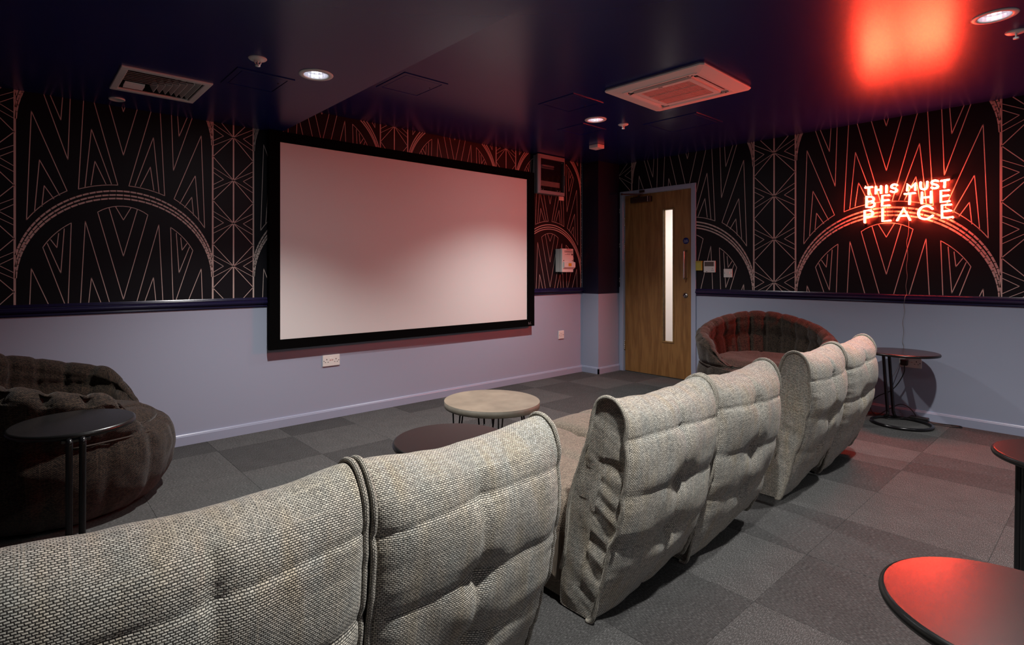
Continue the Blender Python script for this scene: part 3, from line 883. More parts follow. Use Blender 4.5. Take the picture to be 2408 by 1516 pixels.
# ------------------------------------------------------------------ ceiling fittings
def downlight(x, y, z, label):
    t = thing('recessed_downlight', label, 'downlight', (x, y, z), group='recessed ceiling lights')
    mb = MB(); mb.lathe([(.0625, .004), (.0625, -.003), (.066, -.006), (.085, -.004), (.088, -.001), (.088, .0)], 40, (x, y, z)); mb.build('trim_ring', 'offwhite', t)
    mb = MB()
    prof = [(.062, .0), (.060, .02), (.053, .05), (.043, .075), (.03, .09), (.0, .095)]
    mb.lathe(prof, 20, (x, y, z), smooth=False); mb.build('reflector', 'reflector', t)
    mb = MB(); mb.lathe([(0, .030), (.012, .032), (.019, .038), (.022, .050), (.022, .065), (.018, .085)], 16, (x, y, z)); mb.build('lamp', 'bulb', t)
    return t
dl = ['recessed downlight in the lowered ceiling above the screen end, beside a sprinkler',
      'recessed downlight in the raised ceiling near the door',
      'recessed downlight in the raised ceiling above the red side table',
      'recessed downlight in the lowered ceiling above the camera end of the first seats',
      'recessed downlight in the lowered ceiling by the back wall',
      'recessed downlight in the raised ceiling by the back wall']
for (x, y, z), l in zip(LAMPS, dl): downlight(x, y, z, l)

def sprinkler(x, y, z, label):
    t = thing('sprinkler_head', label, 'sprinkler', (x, y, z), group='ceiling sprinklers')
    mb = MB(); mb.lathe([(0, -.012), (.02, -.011), (.038, -.006), (.043, -.001), (.043, 0)], 28, (x, y, z)); mb.build('rosette', 'offwhite', t)
    mb = MB()
    for s in (-1, 1):
        mb.tube([(x + s * .016, y, z - .010), (x + s * .014, y, z - .022), (x + s * .004, y, z - .033)], .003, 6)
    mb.cyl((x, y, z - .010), (x, y, z - .030), .004, 8); mb.build('yoke', 'offwhite', t)
    mb = MB(); mb.lathe([(0, -.030), (.012, -.030), (.012, -.037), (0, -.038)], 16, (x, y, z)); mb.build('deflector', 'offwhite', t)
sprinkler(.911, 2.729, ZL, 'white sprinkler head in the lowered ceiling left of the downlight')
sprinkler(3.963, 2.768, ZH, 'white sprinkler head in the raised ceiling beyond the air conditioning cassette')
sprinkler(3.972, .372, ZH, 'white sprinkler head in the raised ceiling above the side tables by the neon wall')
mb = MB(); mb.lathe([(0, -.004), (.034, -.004), (.038, -.007), (.042, -.005), (.043, 0)], 28, (.482, 3.92, ZL))
tag(mb.build('ceiling_speaker', 'offwhite'), 'small round white cover on the lowered ceiling under the air grille', 'cover')
pir = thing('motion_sensor', 'small square white sensor box on the ceiling near the corner pillar', 'sensor', (4.413, 3.393, ZH))
mb = MB(); mb.rbox(4.36, 4.466, 3.340, 3.446, ZH - .036, ZH, .004, 2); mb.build('housing', 'white', pir)
mb = MB(); mb.lathe([(0, -.043), (.012, -.041), (.018, -.035)], 16, (4.413, 3.393, ZH)); mb.build('sensor_lens', 'offwhite', pir)
# three-way air grille
vt = thing('air_grille', 'white rectangular air grille with angled slats in the lowered ceiling', 'grille', ((VENT[0] + VENT[1]) / 2, (VENT[2] + VENT[3]) / 2, ZL))
a0, a1, b0, b1 = VENT
mb = MB(); fw = .036
for x0, x1, y0, y1 in ((a0, a1, b0, b0 + fw), (a0, a1, b1 - fw, b1), (a0, a0 + fw, b0 + fw, b1 - fw), (a1 - fw, a1, b0 + fw, b1 - fw)):
    mb.rbox(x0, x1, y0, y1, ZL - .009, ZL + .004, .003, 1)
mb.build('grille_frame', 'offwhite', vt)
mb = MB(); mb.box(a0 + .03, a1 - .03, b0 + .03, b1 - .03, ZL + .10, ZL + .11)
for x0, x1, y0, y1 in ((a0 + .03, a1 - .03, b0 + .03, b0 + .032), (a0 + .03, a1 - .03, b1 - .032, b1 - .03), (a0 + .03, a0 + .032, b0 + .03, b1 - .03), (a1 - .032, a1 - .03, b0 + .03, b1 - .03)):
    mb.box(x0, x1, y0, y1, ZL, ZL + .10)
mb.build('duct', 'dark', vt)
# mitred slats: pieces parallel to x on the near half, pieces parallel to y on the far right, a small set far left
ix0, ix1, iy0, iy1 = a0 + fw, a1 - fw, b0 + fw, b1 - fw
def slat_x(x0, x1, y, sg, m0=0, m1=0):
    b = MB()
    d, h = .026, .009
    b.add([(x0, y, ZL - .004), (x1, y, ZL - .004), (x1 - m1, y + sg * d, ZL + h), (x0 + m0, y + sg * d, ZL + h),
           (x0, y + .0025, ZL - .004), (x1, y + .0025, ZL - .004), (x1 - m1, y + sg * d + .0025, ZL + h), (x0 + m0, y + sg * d + .0025, ZL + h)],
          [(0, 1, 2, 3), (7, 6, 5, 4), (0, 4, 5, 1), (3, 2, 6, 7), (0, 3, 7, 4), (1, 5, 6, 2)])
    return b.build('slat', 'offwhite', vt)
def slat_y(y0, y1, x, sg):
    b = MB()
    d, h = .017, .030
    b.add([(x, y0, ZL - .004), (x, y1, ZL - .004), (x + sg * d, y1, ZL + h), (x + sg * d, y0, ZL + h),
           (x + .0025, y0, ZL - .004), (x + .0025, y1, ZL - .004), (x + sg * d + .0025, y1, ZL + h), (x + sg * d + .0025, y0, ZL + h)],
          [(0, 1, 2, 3), (7, 6, 5, 4), (0, 4, 5, 1), (3, 2, 6, 7), (0, 3, 7, 4), (1, 5, 6, 2)])
    return b.build('slat', 'offwhite', vt)
NS = 7
for k in range(NS):
    y = iy0 + .012 + k * .030
    xe = ix1 - .010 - k * .030
    slat_x(ix0, xe, y, 1)
    slat_y(y, iy1 - .004 - k * .012 if k < 3 else iy1 - .04, xe, -1)
for k in range(3):
    slat_x(ix0 + .02, ix0 + .115, iy1 - .09 + k * .028, -1)

# ceiling cassette air conditioner
ac = thing('air_conditioner', 'white square ceiling cassette air conditioner lit red on one side', 'air conditioner', (3.445, 1.975, ZH), math.radians(1.5))
H = .352
mb = MB()
def ac_ring(r, z, c): return [(-r + c, -r, z), (r - c, -r, z), (r, -r + c, z), (r, r - c, z), (r - c, r, z), (-r + c, r, z), (-r, r - c, z), (-r, -r + c, z)]
rings = [ac_ring(H - .006, 0, .02), ac_ring(H, -.012, .02), ac_ring(H - .004, -.020, .02), ac_ring(H - .095, -.034, .035)]
vs = [p for r in rings for p in r]; fs = []
for k in range(3):
    for j in range(8): fs.append((k * 8 + j, k * 8 + (j + 1) % 8, (k + 1) * 8 + (j + 1) % 8, (k + 1) * 8 + j))
mb.add(vs, fs)
hb = H - .095
mb.box(-hb + .02, hb - .02, -hb + .02, hb - .02, -.022, -.004)
for s in (-1, 1):   # strips between slots and rim
    mb.box(-hb, hb, s * hb - .012, s * hb + .004, -.034, -.02); mb.box(s * hb - .012, s * hb + .004, -hb, hb, -.034, -.02)
mb.build('fascia', 'white', ac, world=False)
for k in range(4):
    b = MB()
    vs = [(-.185, .222, -.029), (.185, .222, -.029), (.19, .243, -.036), (-.19, .243, -.036), (-.185, .222, -.025), (.185, .222, -.025), (.19, .243, -.032), (-.19, .243, -.032)]
    b.add(vs, [(0, 3, 2, 1), (4, 5, 6, 7), (0, 1, 5, 4), (1, 2, 6, 5), (2, 3, 7, 6), (3, 0, 4, 7)])
    o = b.build('air_flap', 'white', ac, world=False); o.rotation_euler = (0, 0, k * math.pi / 2)
    b = MB(); b.box(-.195, .195, .214, .245, -.0235, -.0225)
    o = b.build('air_slot', 'dark', ac, world=False); o.rotation_euler = (0, 0, k * math.pi / 2)
mb = MB(); g = .172
for x0, x1, y0, y1 in ((-.205, .205, g, .205), (-.205, .205, -.205, -g), (-.205, -g, -g, g), (g, .205, -g, g)):
    mb.box(x0, x1, y0, y1, -.036, -.022)
gr = mb.build('grille_panel', 'white', ac, world=False)
mb = MB()
for k in range(30):
    y = -g + .006 + k * (2 * g - .008) / 30
    mb.box(-g, g, y, y + .0062, -.035, -.026)
for x in (-.0575, .0575): mb.box(x - .003, x + .003, -g, g, -.0362, -.026)
o = mb.build('grille_slats', 'copper_red', gr, world=False); o['kind'] = 'stuff'
mb = MB(); mb.box(-g, g, -g, g, -.0245, -.0235); mb.build('filter', 'dark_print', gr, world=False)
for x, y in ((-.235, .225), (-.235, -.225), (.235, -.225)):
    MB().cyl((x, y, -.0365), (x, y, -.030), .004, 8).build('catch', 'dark_print', ac, world=False)
MB().box(-.195, -.185, .0, .03, -.0367, -.0355).build('indicator', 'dark_print', ac, world=False)
# ------------------------------------------------------------------ neon sign
SIGN_X = WX - .045
FPX, CXP, HYP = 1294.0054, 1125.0, 635.0
FW = (math.cos(HEAD), math.sin(HEAD)); RT = (math.sin(HEAD), -math.cos(HEAD))
# letter strokes, drawn in sign coordinates: metres along the wall (from the sign's left end) and height
def sign_pt(a, b):
    """tracing-sheet units (7.525 per picture pixel) turned into (y, z) on the plane of the sign"""
    px, py = 1980 + a / 7.525, 390 + b / 7.525
    u = (px - CXP) / FPX
    d = SIGN_X / (FW[0] + u * RT[0])
    return d * (FW[1] + u * RT[1]), CAM_H - d * (py - HYP) / FPX
STROKES = [
 ('T', [[(412, 386), (530, 372)], [(470, 382), (470, 500)]]),
 ('H', [[(598, 368), (594, 488)], [(689, 357), (687, 478)], [(596, 428), (688, 417)]]),
 ('I', [[(785, 350), (783, 468)]]),
 ('S', [[(972, 338), (930, 325), (888, 340), (872, 368), (892, 388), (940, 400), (966, 422), (952, 452), (908, 462), (862, 448)]]),
 ('M', [[(1152, 435), (1160, 318), (1225, 378), (1296, 300), (1293, 425)]]),
 ('U', [[(1390, 290), (1388, 368), (1408, 405), (1456, 412), (1496, 384), (1508, 280)]]),
 ('S', [[(1692, 266), (1648, 257), (1602, 270), (1586, 298), (1606, 320), (1658, 330), (1692, 350), (1684, 380), (1636, 395), (1586, 384)]]),
 ('T', [[(1755, 265), (1880, 244)], [(1818, 255), (1810, 376)]]),
 ('B', [[(432, 548), (430, 730), (520, 730), (562, 710), (572, 672), (552, 640), (500, 628), (440, 632)], [(432, 548), (510, 544), (552, 560), (560, 592), (540, 620), (500, 628)]]),
 ('E', [[(832, 518), (712, 524), (706, 708), (838, 695)], [(709, 612), (822, 602)]]),
 ('T', [[(1110, 496), (1286, 478)], [(1200, 488), (1190, 674)]]),
 ('H', [[(1414, 470), (1410, 660)], [(1574, 455), (1571, 646)], [(1412, 562), (1572, 546)]]),
 ('E', [[(1886, 428), (1746, 440), (1748, 640), (1898, 620)], [(1747, 536), (1880, 520)]]),
 ('P', [[(400, 998), (396, 792), (490, 786), (538, 812), (544, 856), (512, 892), (400, 902)]]),
 ('L', [[(714, 760), (716, 978), (850, 966)]]),
 ('A', [[(975, 962), (1090, 745), (1200, 954)], [(1026, 884), (1158, 876)]]),
 ('C', [[(1600, 758), (1540, 716), (1462, 712), (1388, 750), (1350, 828), (1368, 902), (1432, 936), (1520, 932), (1602, 878)]]),
 ('E', [[(1926, 682), (1766, 694), (1766, 922), (1956, 904)], [(1766, 806), (1922, 790)]]),
]
neon = thing('neon_sign', 'glowing red neon sign reading THIS MUST BE THE PLACE', 'neon sign', (WX, 1.14, 1.70))
for ch, strokes in STROKES:
    mb = MB()
    for st in strokes:
        pts = [sign_pt(*p) for p in st]
        if ch in 'SCU' or (ch in 'BP' and len(pts) > 2):
            pts = catmull(pts, 4 * len(pts)) if ch in 'SCU' else pts
        P3 = [(SIGN_X, y, z) for y, z in pts]
        # round ends
        a, b = Vector(P3[0]), Vector(P3[-1])
        da = (Vector(P3[0]) - Vector(P3[1])).normalized(); db = (b - Vector(P3[-2])).normalized()
        R_ = .0065
        path = [a + da * R_ * .9, a + da * R_ * .6] + [Vector(p) for p in P3] + [b + db * R_ * .6, b + db * R_ * .9]
        mb.tube(path, [R_ * .45, R_ * .85] + [R_] * len(P3) + [R_ * .85, R_ * .45], 8)
    o = mb.build('letter_tube', 'neon', neon)
    o['label'] = 'glowing letter ' + ch
bp_ = [sign_pt(*p) for p in [(372, 335), (990, 295), (1020, 320), (1120, 262), (1925, 205), (1925, 390), (1945, 640), (1995, 915), (1960, 945), (1480, 968), (1300, 940), (1200, 990), (950, 1000), (720, 1010), (430, 1030), (360, 1035), (360, 770), (390, 740), (385, 560)]]
mb = MB(); mb.prism(bp_, 'x', SIGN_X + .012, SIGN_X + .017); mb.build('acrylic_panel', 'acrylic', neon)
for p in ((372 + 30, 350), (1900, 222), (400, 1015), (1965, 925)):
    y, z = sign_pt(*p); MB().cyl((SIGN_X + .010, y, z), (WX, y, z), .006, 10).build('wall_stud', 'steel', neon)
# thin feed wire running down the wall
wy = [(1.123, 1.575), (1.127, 1.46), (1.137, 1.40), (1.131, 1.293), (1.139, 1.20), (1.134, 1.12), (1.143, 1.05), (1.138, .985)]
pts = [(WX - .006, y, z) for y, z in wy] + [(WX - .032, 1.142, .962), (WX - .033, 1.146, .93), (WX - .006, 1.155, .90), (WX - .006, 1.150, .84), (WX - .006, 1.162, .76), (WX - .006, 1.156, .68), (WX - .006, 1.164, .60), (WX - .006, 1.157, .55), (WX - .006, 1.19, .40), (WX - .03, 1.27, .20), (WX - .03, 1.24, .06), (WX - .06, 1.16, .03)]
mb = MB(); mb.tube(catmull(pts, 90), .0016, 6)
tag(mb.build('neon_wire', 'cord_clear'), 'thin clear wire hanging from the red neon sign down the wall', 'wire')
# plug, lead and power brick under the round table
pl = thing('power_lead', 'black plug and lead from the double socket behind the round side table', 'power lead', (WX, 1.148, .43))
mb = MB(); mb.rbox(WX - .045, WX - .0105, 1.125, 1.172, .415, .463, .008, 2); mb.build('plug', 'cord', pl)
lead = [(WX - .035, 1.146, .416), (WX - .036, 1.148, .36), (WX - .04, 1.185, .27), (WX - .05, 1.235, .20), (WX - .06, 1.31, .15), (WX - .07, 1.36, .09), (WX - .09, 1.355, .03), (WX - .15, 1.30, .006), (WX - .19, 1.22, .006), (WX - .13, 1.14, .012), (WX - .09, 1.105, .022)]
mb = MB(); mb.tube(catmull(lead, 60), .0035, 8); mb.build('flex', 'cord', pl)
pb = thing('power_brick', 'black power brick with looped cable on the carpet beside the baseboard', 'power brick', (WX - .08, 1.04, 0))
mb = MB(); mb.rbox(WX - .115, WX - .055, .985, 1.10, .003, .036, .005, 2); mb.build('case', 'cord', pb)
loop = [(WX - .085, .988, .016), (WX - .09, .95, .006), (WX - .06, .90, .005), (WX - .035, .84, .005), (WX - .04, .80, .005), (WX - .075, .80, .005), (WX - .10, .85, .005), (WX - .11, .91, .006), (WX - .125, .96, .005), (WX - .16, 1.0, .005)]
mb = MB(); mb.tube(catmull(loop, 60), .0032, 8); mb.build('cable', 'cord', pb)
arch = [(WX - .07, 1.065, .035), (WX - .06, 1.09, .07), (WX - .05, 1.13, .10), (WX - .05, 1.17, .105), (WX - .06, 1.21, .08), (WX - .08, 1.26, .04), (WX - .12, 1.30, .008), (WX - .2, 1.36, .005)]
mb = MB(); mb.tube(catmull(arch, 40), .0032, 8); mb.build('cable', 'cord', pb)

# ------------------------------------------------------------------ lounge seats
def lounge_seat(X0, X1, label, seed):
    X0, X1 = X0 + .011, X1 - .011
    W = X1 - X0
    t = thing('lounge_seat', label, 'seat', ((X0 + X1) / 2, 1.5, 0), group='oatmeal lounge seats in a row')
    rear = [(1.170, .006), (1.152, .012), (1.128, .06), (1.075, .18), (1.035, .30), (1.006, .42), (.990, .53), (.986, .61), (.996, .680), (1.022, .732), (1.062, .762), (1.105, .756), (1.142, .718), (1.172, .645), (1.205, .55)]
    front = [(1.205, .55), (1.245, .44), (1.275, .30), (1.29, .15), (1.285, .03), (1.27, .008), (1.170, .006)]
    A = catmull(rear, 150); B = catmull(front, 26)[1:-1]
    P = np.array(A + B); nt_ = len(P)
    nx = 64
    d = np.roll(P, -1, 0) - np.roll(P, 1, 0)
    nrm = np.stack([d[:, 1], -d[:, 0]], 1); nrm /= np.linalg.norm(nrm, axis=1)[:, None]
    cen = P.mean(0)
    if ((P - cen) * nrm).sum() < 0: nrm = -nrm
    seglen = np.linalg.norm(P - np.roll(P, 1, 0), axis=1); seglen[0] = 0
    arc = np.cumsum(seglen)
    S = np.linspace(0, 1, nx + 1)
    # cluster columns near the two edges
    S = 0.5 - 0.5 * np.cos(np.pi * (0.12 + 0.76 * S)) ; S = (S - S[0]) / (S[-1] - S[0])
    isrear = np.arange(nt_) < 100
    seams = [(.632, 1.0), (.445, 1.0), (.262, .9)]
    rng = random.Random(seed)
    amp = [rng.uniform(.8, 1.25) for _ in seams]
    shift = rng.uniform(-.02, .02)
    verts, uvs = [], []
    for i in range(nt_):
        y, z = P[i]; ny, nz = nrm[i]
        for s in S:
            x = X0 + s * W
            edge = min(s, 1 - s) * W
            q = min(edge / .085, 1.0)
            lowk = min(max((z - .03) / .18, 0), 1)
            topk = min(max((z - .62) / .12, 0), 1)
            h = -.026 * lowk * (1 - .75 * topk) * (1 - math.sqrt(max(0, 1 - (1 - q) ** 2)))
            h += (.004 + .016 * lowk) * math.sin(math.pi * s) * (1 - topk)
            dv = abs(s - .5 - shift) * W
            if isrear[i] or z > .60:
                zz_ = z + .012 * math.sin(3.1 * s + seed)
                for ((sz, st), am), tuft in zip(zip(seams, amp), (.42, 1.0, .9)):
                    if not isrear[i]: continue
                    dz = abs(zz_ - sz)
                    h -= st * am * (.0055 * math.exp(-(dz / .006) ** 2) + .006 * math.exp(-(dz / .035) ** 2))
                    h -= am * tuft * .024 * math.exp(-(dv * dv * .55 + dz * dz) / .045 ** 2)
                    # folds fanning from the tuft
                    if dz < .16 and z < sz + .02:
                        h -= am * tuft * .009 * math.exp(-((s - .5 - shift) * W / .03) ** 2) * math.exp(-dz / .10)
                h -= .007 * math.exp(-(dv / .010) ** 2) * (1 if z < .70 else max(0, 1 - (z - .70) / .06))
            # gather wrinkles near the side seams
            wr = noise.noise((x * 4.0, z * 34 + seed * 3.1, seed)) * .55 + noise.noise((x * 7.0, z * 60, seed + 5.0)) * .35
            h += .0055 * wr * math.exp(-edge / .07) * (1.0 if z < .6 else .5)
            h += .010 * (1 - .7 * topk) * noise.noise((x * 5.5, y * 3, z * 5.5 + seed * 7.7))
            h += .0030 * noise.noise((x * 14, y * 6, z * 12 + seed * 1.7))
            zt = 0.0
            if z > .70:
                k = (z - .70) / .08
                zt = k * (.004 * abs(2 * s - 1) ** 3 - .030 * math.sin(math.pi * s) ** .8 + .006 * noise.noise((x * 9, seed, 3.0)))
            zb = max(z + nz * h + zt, .005)
            rise = min(max((s - .15) / .85, 0), 1)
            zb += .045 * rise * rise * (3 - 2 * rise) * max(0, 1 - zb / .20)
            verts.append((x, y + ny * h, zb))
            uvs.append((x + seed * .77, arc[i] + seed * .31))
    nc = nx + 1
    faces = [(i * nc + j, i * nc + j + 1, ((i + 1) % nt_) * nc + j + 1, ((i + 1) % nt_) * nc + j) for i in range(nt_) for j in range(nx)]
    mb = MB(); mb.add(verts, faces, 0, uvs, True)
    back = mb.build('backrest', 'weave', t)
    # gusset on either side, filled towards the middle of the profile
    def mid(z):
        zc = min(max(z, .10), .70)
        ya = np.interp(zc, [p[1] for p in rear[:11]], [p[0] for p in rear[:11]])
        yb = np.interp(zc, [.0, .15, .30, .44, .55, .66, .738, .776], [1.285, 1.29, 1.275, 1.245, 1.205, 1.172, 1.142, 1.105])
        return (ya + yb) / 2, zc
    for side in (0, 1):
        vs, us, fs = [], [], []
        NR = 9
        xs = X0 if side == 0 else X1
        sg = -1 if side == 0 else 1
        for k in range(NR):
            f = k / (NR - 1)
            for i in range(nt_):
                p = verts[i * nc + (0 if side == 0 else nx)]
                my, mz = mid(p[2])
                y = p[1] + (my - p[1]) * f; z = p[2] + (mz - p[2]) * f
                bul = .002 * math.sin(f * math.pi / 2)
                wr = noise.noise((y * 4.0 + z * 3.0, z * 17 - y * 10, seed + side * 9.0)) * .0095 + noise.noise((y * 7, z * 34 - y * 18, seed + 2.0)) * .0042
                wr *= (1.0 if z < .56 else .25) * math.sin(min(1, f * 3) * math.pi / 2)
                vs.append((xs + sg * (bul + wr), y, z)); us.append((y * 1.0 + seed, z))
        for k in range(NR - 1):
            for i in range(nt_):
                i2 = (i + 1) % nt_
                fs.append((k * nt_ + i, k * nt_ + i2, (k + 1) * nt_ + i2, (k + 1) * nt_ + i))
        mb = MB(); mb.add(vs, fs, 0, us, True); mb.build('side_panel', 'weave', t)
        path = []
        for i in range(0, 150, 2):
            p = verts[i * nc + (0 if side == 0 else nx)]
            ny, nz = nrm[i]
            wv = .0022 * noise.noise((p[1] * 25, p[2] * 25, seed + side))
            path.append((xs + sg * .0035, p[1] + ny * (.004 + wv), p[2] + nz * (.004 + wv) + .001))
        for i in range(150, 150 + 14, 2):
            p = verts[i * nc + (0 if side == 0 else nx)]
            path.append((xs + sg * .0035, p[1] + nrm[i][0] * .004, p[2] + nrm[i][1] * .004))
        mb = MB(); mb.tube(path, .0072, 8); mb.build('piping', 'weave_cord', t)
    # seat cushion in front of the back
    sp = [(1.19, .26), (1.24, .36), (1.34, .395), (1.5, .405), (1.7, .415), (1.86, .410), (1.95, .38), (2.0, .31), (2.01, .20), (1.985, .08), (1.95, .012), (1.6, .012), (1.25, .012), (1.20, .10)]
    Q = np.array(catmull(sp + [sp[0]], 72)[:-1]); nq = len(Q)
    vs, us = [], []
    n2 = 30
    d = np.roll(Q, -1, 0) - np.roll(Q, 1, 0)
    nr = np.stack([d[:, 1], -d[:, 0]], 1); nr /= np.linalg.norm(nr, axis=1)[:, None]
    if ((Q - Q.mean(0)) * nr).sum() < 0: nr = -nr
    L = 0
    for i in range(nq):
        if i: L += float(np.linalg.norm(Q[i] - Q[i - 1]))
        for j in range(n2 + 1):
            s = j / n2; x = X0 + .004 + s * (W - .008)
            q = min(min(s, 1 - s) * W / .06, 1)
            h = -.03 * (1 - math.sqrt(max(0, 1 - (1 - q) ** 2))) + .012 * math.sin(math.pi * s)
            h -= .014 * math.exp(-((s - .5) * W / .025) ** 2) + .012 * math.exp(-((Q[i][0] - 1.66) / .02) ** 2)
            h += .008 * noise.noise((x * 6, Q[i][0] * 6, Q[i][1] * 6 + seed))
            vs.append((x, Q[i][0] + nr[i][0] * h, max(Q[i][1] + nr[i][1] * h, .012))); us.append((x, L))
    fs = [(i * (n2 + 1) + j, i * (n2 + 1) + j + 1, ((i + 1) % nq) * (n2 + 1) + j + 1, ((i + 1) % nq) * (n2 + 1) + j) for i in range(nq) for j in range(n2)]
    for j in (0, n2):
        c = len(vs); vs.append((X0 + .004 if j == 0 else X1 - .004, 1.6, .2)); us.append((1.6, .2))
        fs += [(i * (n2 + 1) + j, ((i + 1) % nq) * (n2 + 1) + j, c) for i in range(nq)]
    mb = MB(); mb.add(vs, fs, 0, us, True); mb.build('seat_cushion', 'weave_shaded', t)
    # black glides under the seat
    for fx in (X0 + .09, X1 - .09):
        for fy in (1.30, 1.88):
            MB().cyl((fx, fy, 0), (fx, fy, .03), .025, 12).build('glide', 'rubber', t)
    return t
lounge_seat(-.035, .560, 'oatmeal woven lounge seat nearest the camera, at the left end of the row', 1.0)
lounge_seat(.564, 1.152, 'oatmeal woven lounge seat second from the left, hiding part of a black round table', 2.3)
lounge_seat(1.458, 2.045, 'oatmeal woven lounge seat showing its wrinkled left side panel in the middle of the row', 3.9)
lounge_seat(2.049, 2.640, 'oatmeal woven lounge seat just left of the second gap in the row', 5.2)
lounge_seat(2.985, 3.535, 'oatmeal woven lounge seat with dark side panel just right of the second gap', 6.6)
lounge_seat(3.539, 4.100, 'oatmeal woven lounge seat at the far right end next to the wired side table', 8.1)

# ------------------------------------------------------------------ tub chairs
def tub_chair(loc, rz, label, seed):
    t = thing('tub_chair', label, 'armchair', loc, rz, group='quilted brown tub chairs')
    NP, NT = 200, 76
    vs, us = [], []
    for a in range(NP):
        ph = 2 * math.pi * a / NP
        ap = abs((ph + math.pi) % (2 * math.pi) - math.pi)      # 0 at the front opening
        b = min(max((ap - math.radians(22)) / math.radians(46), 0), 1); b = b * b * (3 - 2 * b)
        k = min(max((ap - math.radians(50)) / math.radians(130), 0), 1); k = k * k * (3 - 2 * k)
        Ht = .40 + b * (.20 + .20 * k)
        th = .115 * b + .02 * (1 - b)
        lean = .035 * b
        back_p = [(.36, .012), (.43, .03), (.485, .10), (.515, .20), (.522, .30), (.508, .385),
                  (.512 + lean * .3, .40 + (Ht - .40) * .35), (.510 + lean * .7, .40 + (Ht - .40) * .72), (.490 + lean, Ht - .035 * (.3 + .7 * b)), (.490 + lean - th * .35, Ht),
                  (.490 + lean - th * .75, Ht - .012 * b), (.490 + lean - th, Ht - .06 * b - .008), (.40 + .02 * b, .41 + (Ht - .41) * .45), (.385, .39), (.36, .35)]
        front_p = [(.36, .012), (.43, .03), (.485, .10), (.513, .20), (.516, .27), (.503, .335), (.478, .370), (.452, .388), (.428, .398), (.41, .402), (.395, .402), (.38, .400), (.37, .395), (.365, .39), (.36, .35)]
        prof = [(fr_[0] + (bk[0] - fr_[0]) * b, fr_[1] + (bk[1] - fr_[1]) * b) for fr_, bk in zip(front_p, back_p)]
        pts = catmull(prof, NT)
        cs, sn = math.cos(ph), math.sin(ph)
        L = 0
        for i, (r, z) in enumerate(pts):
            if i: L += math.hypot(r - pts[i - 1][0], z - pts[i - 1][1])
            f = i / (NT - 1)
            h = 0
            # vertical channels inside the shell and down the outside
            nch = 22 if f > .52 else 14
            c = abs(math.sin(nch * ph / 2 + seed))
            h += (.030 * b if f > .52 else .011) * (min(c * 1.6, 1) ** .6 - 1)
            if f > .52 and b > .2:
                zs = .40 + (Ht - .40) * .50
                h -= .016 * math.exp(-((z - zs) / .022) ** 2)
                h -= .014 * math.exp(-((z - (Ht - .075)) / .016) ** 2) * b
            h -= .012 * math.exp(-((z - .392) / .014) ** 2) * (1 if f < .6 else 0)
            h += .010 * noise.noise((cs * 4 + seed, sn * 4, z * 7)) + .005 * noise.noise((cs * 11 + seed, sn * 11, z * 18))
            rr = r + (h if f < .62 else -h * .9)
            vs.append((rr * cs, rr * sn, max(z + (h * .5 if .45 < f < .75 else 0), .012)))
            us.append((ph * .48, L))
    fs = [(a * NT + i, ((a + 1) % NP) * NT + i, ((a + 1) % NP) * NT + i + 1, a * NT + i + 1) for a in range(NP) for i in range(NT - 1)]
    mb = MB(); mb.add(vs, fs, 0, us, True)
    mb.build('shell', 'brown', t, world=False)
    vs, us, fs = [], [], []
    NR = 26
    for a in range(96):
        ph = 2 * math.pi * a / 96
        cs, sn = math.cos(ph), math.sin(ph)
        for i in range(NR):
            f = i / (NR - 1)
            fr = max(0, cs) ** 2 * .035
            r = (.40 + fr) * (1 - (1 - f) ** 1.4) if f < .8 else (.40 + fr) * (1 - .105) + (.40 + fr) * .10 * math.sin((f - .8) / .2 * math.pi)
            z = .436 - .012 * math.cos(min(f / .6, 1) * math.pi) - (.10 * max(0, (f - .62) / .38) ** 2)
            z += .008 * noise.noise((r * cs * 8, r * sn * 8, seed)) - .010 * math.exp(-(r * sn / .012) ** 2)
            vs.append((r * cs, r * sn, z)); us.append((r * cs, r * sn))
    for a in range(96):
        for i in range(NR - 1):
            a2 = (a + 1) % 96
            fs.append((a * NR + i, a2 * NR + i, a2 * NR + i + 1, a * NR + i + 1))
    mb = MB(); mb.add(vs, fs, 0, us, True); mb.build('seat_cushion', 'brown', t, world=False)
    # welted seam where arms meet the seat front, and a dark base
    pts = []
    for k in range(50):
        ph = math.radians(-80 + 160 * k / 49)
        ap = abs(ph); b = min(max((ap - math.radians(22)) / math.radians(46), 0), 1); b = b * b * (3 - 2 * b)
        pts.append(((.478 + .030 * b) * math.cos(ph), (.478 + .030 * b) * math.sin(ph), .364 + .026 * b))
    mb = MB(); mb.tube(pts, .0045, 8); mb.build('piping', 'brown_cord', t, world=False)
    mb = MB(); mb.lathe([(0, 0), (.37, 0), (.385, .012), (.385, .03), (0, .03)], 48); mb.build('base', 'rubber', t, world=False)
    return t
tub_chair((.18, 3.50, 0), math.radians(-7), 'quilted dark brown tub chair at the left, behind the dark round side table', 1.7)
tub_chair((4.83, 1.98, 0), math.radians(206), 'quilted dark brown tub chair against the wall between the door and the neon sign', 4.2)

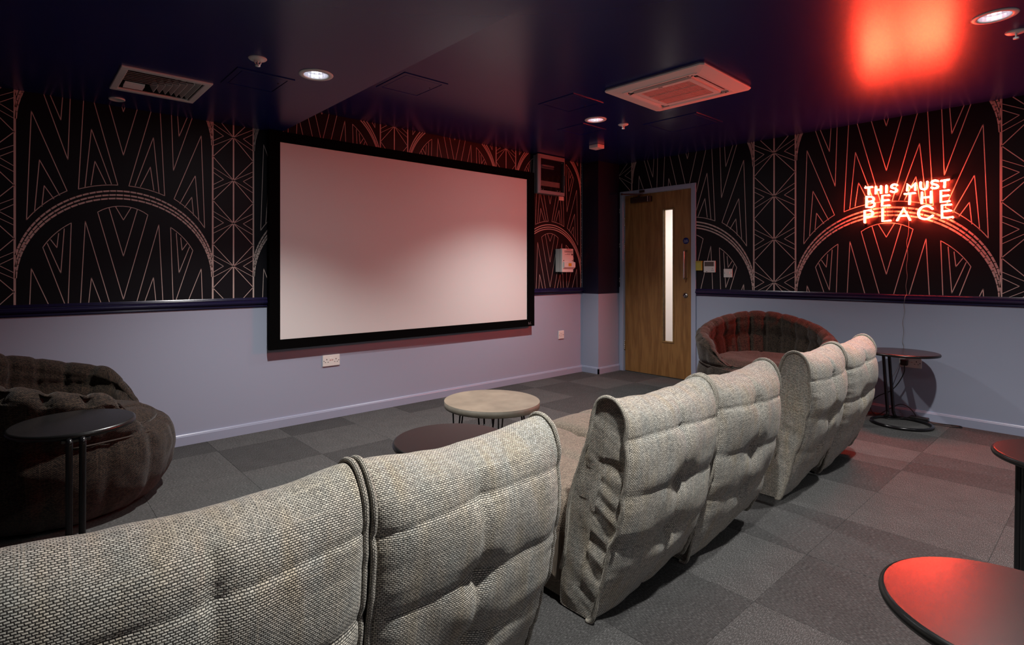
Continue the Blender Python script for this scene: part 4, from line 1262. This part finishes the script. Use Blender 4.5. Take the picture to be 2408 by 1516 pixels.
# ------------------------------------------------------------------ round C-shaped side tables
def c_table(x, y, r, ang, label, H=.555, lean=.07, rb=.185, ro=0.0):
    t = thing('side_table', label, 'side table', (x, y, 0), ang, group='black round side tables')
    mb = MB(); mb.lathe([(0, H - .018), (r - .010, H - .018), (r - .004, H - .0155), (r - .004, H - .0035), (r - .008, H), (r - .0085, H), (0, H)], 72); mb.build('table_top', 'table_black', t, world=False)
    mb = MB()
    mb.lathe([(r - .006, H - .0195), (r - .002, H - .019), (r + .0005, H - .012), (r - .001, H - .004), (r - .006, H - .001)], 72); mb.build('edge_band', 'rubber', t, world=False)
    ring = [(ro + rb * math.cos(2 * math.pi * k / 56), rb * math.sin(2 * math.pi * k / 56), .0115) for k in range(56)]
    mb = MB(); mb.tube(ring, .0115, 10, closed=True); mb.build('base_ring', 'black_metal', t, world=False)
    for s in (-1, 1):
        w = .020 * s
        xt, xb = r * .72 + lean, ro + rb * .9
        pts = [(xt * .62, w, H - .022), (xt * .96, w, H - .024), (xt, w, H - .035), (xt - .002, w, H - .06)]
        pts += [(xb + .006, w, .085), (xb, w, .06), (xb - .006, w * 1.2, .035), (ro + rb * .93, w * 1.9, .018)]
        mb = MB(); mb.tube(catmull(pts, 40), .0115, 10); mb.build('upright', 'black_metal', t, world=False)
    mb = MB(); mb.rbox(-.09, r * .72 + lean - .01, -.045, .045, H - .030, H - .0185, .003, 1); mb.build('mounting_plate', 'black_metal', t, world=False)
    return t
c_table(.187, 2.70, .210, math.radians(-92), 'black round side table in front of the left brown tub chair', H=.575)
c_table(5.16, 1.11, .235, math.radians(36), 'black round side table with cables at its base under the neon sign')
c_table(1.233, 1.592, .222, math.radians(0), 'black round side table in front of the second lounge seat, beside the concrete-look coffee table', lean=.05, rb=.145, ro=.072)
c_table(1.383, .115, .215, math.radians(-60), 'black round side table nearest the camera with a bright red reflection')
c_table(2.675, .078, .236, math.radians(118), 'black round side table cut by the right edge, behind the nearest red one', lean=.0)
# hairpin table
ht = thing('coffee_table', 'round concrete-look coffee table on black hairpin legs in front of the seats', 'coffee table', (2.129, 2.388, 0))
mb = MB(); mb.lathe([(0, .417), (.262, .417), (.275, .4175), (.277, .4195), (.2765, .42), (.276, .42), (0, .42)], 80, (2.129, 2.388, 0)); mb.build('table_top', 'concrete', ht)
mb = MB(); mb.lathe([(0, .384), (.274, .384), (.277, .387), (.277, .4185), (.2725, .419)], 80, (2.129, 2.388, 0)); mb.build('table_edge', 'concrete_edge', ht)
for k in range(4):
    a = math.radians(38 + 90 * k)
    ca, sa = math.cos(a), math.sin(a)
    def hp(r, w, z): return (2.129 + r * ca - w * sa, 2.388 + r * sa + w * ca, z)
    mb = MB()
    mb.tube([hp(.175, -.045, .384), hp(.215, -.010, .02), hp(.217, 0, .006), hp(.215, .010, .02), hp(.175, .045, .384)], .0045, 8)
    mb.tube([hp(.235, 0, .384), hp(.219, 0, .012)], .0045, 8)
    o = mb.build('hairpin_leg', 'black_metal', ht)
    mb = MB(); mb.prism([hp(.15, -.055, 0)[:2], hp(.245, -.02, 0)[:2], hp(.245, .02, 0)[:2], hp(.15, .055, 0)[:2]], 'z', .380, .3845); mb.build('leg_plate', 'black_metal', o)
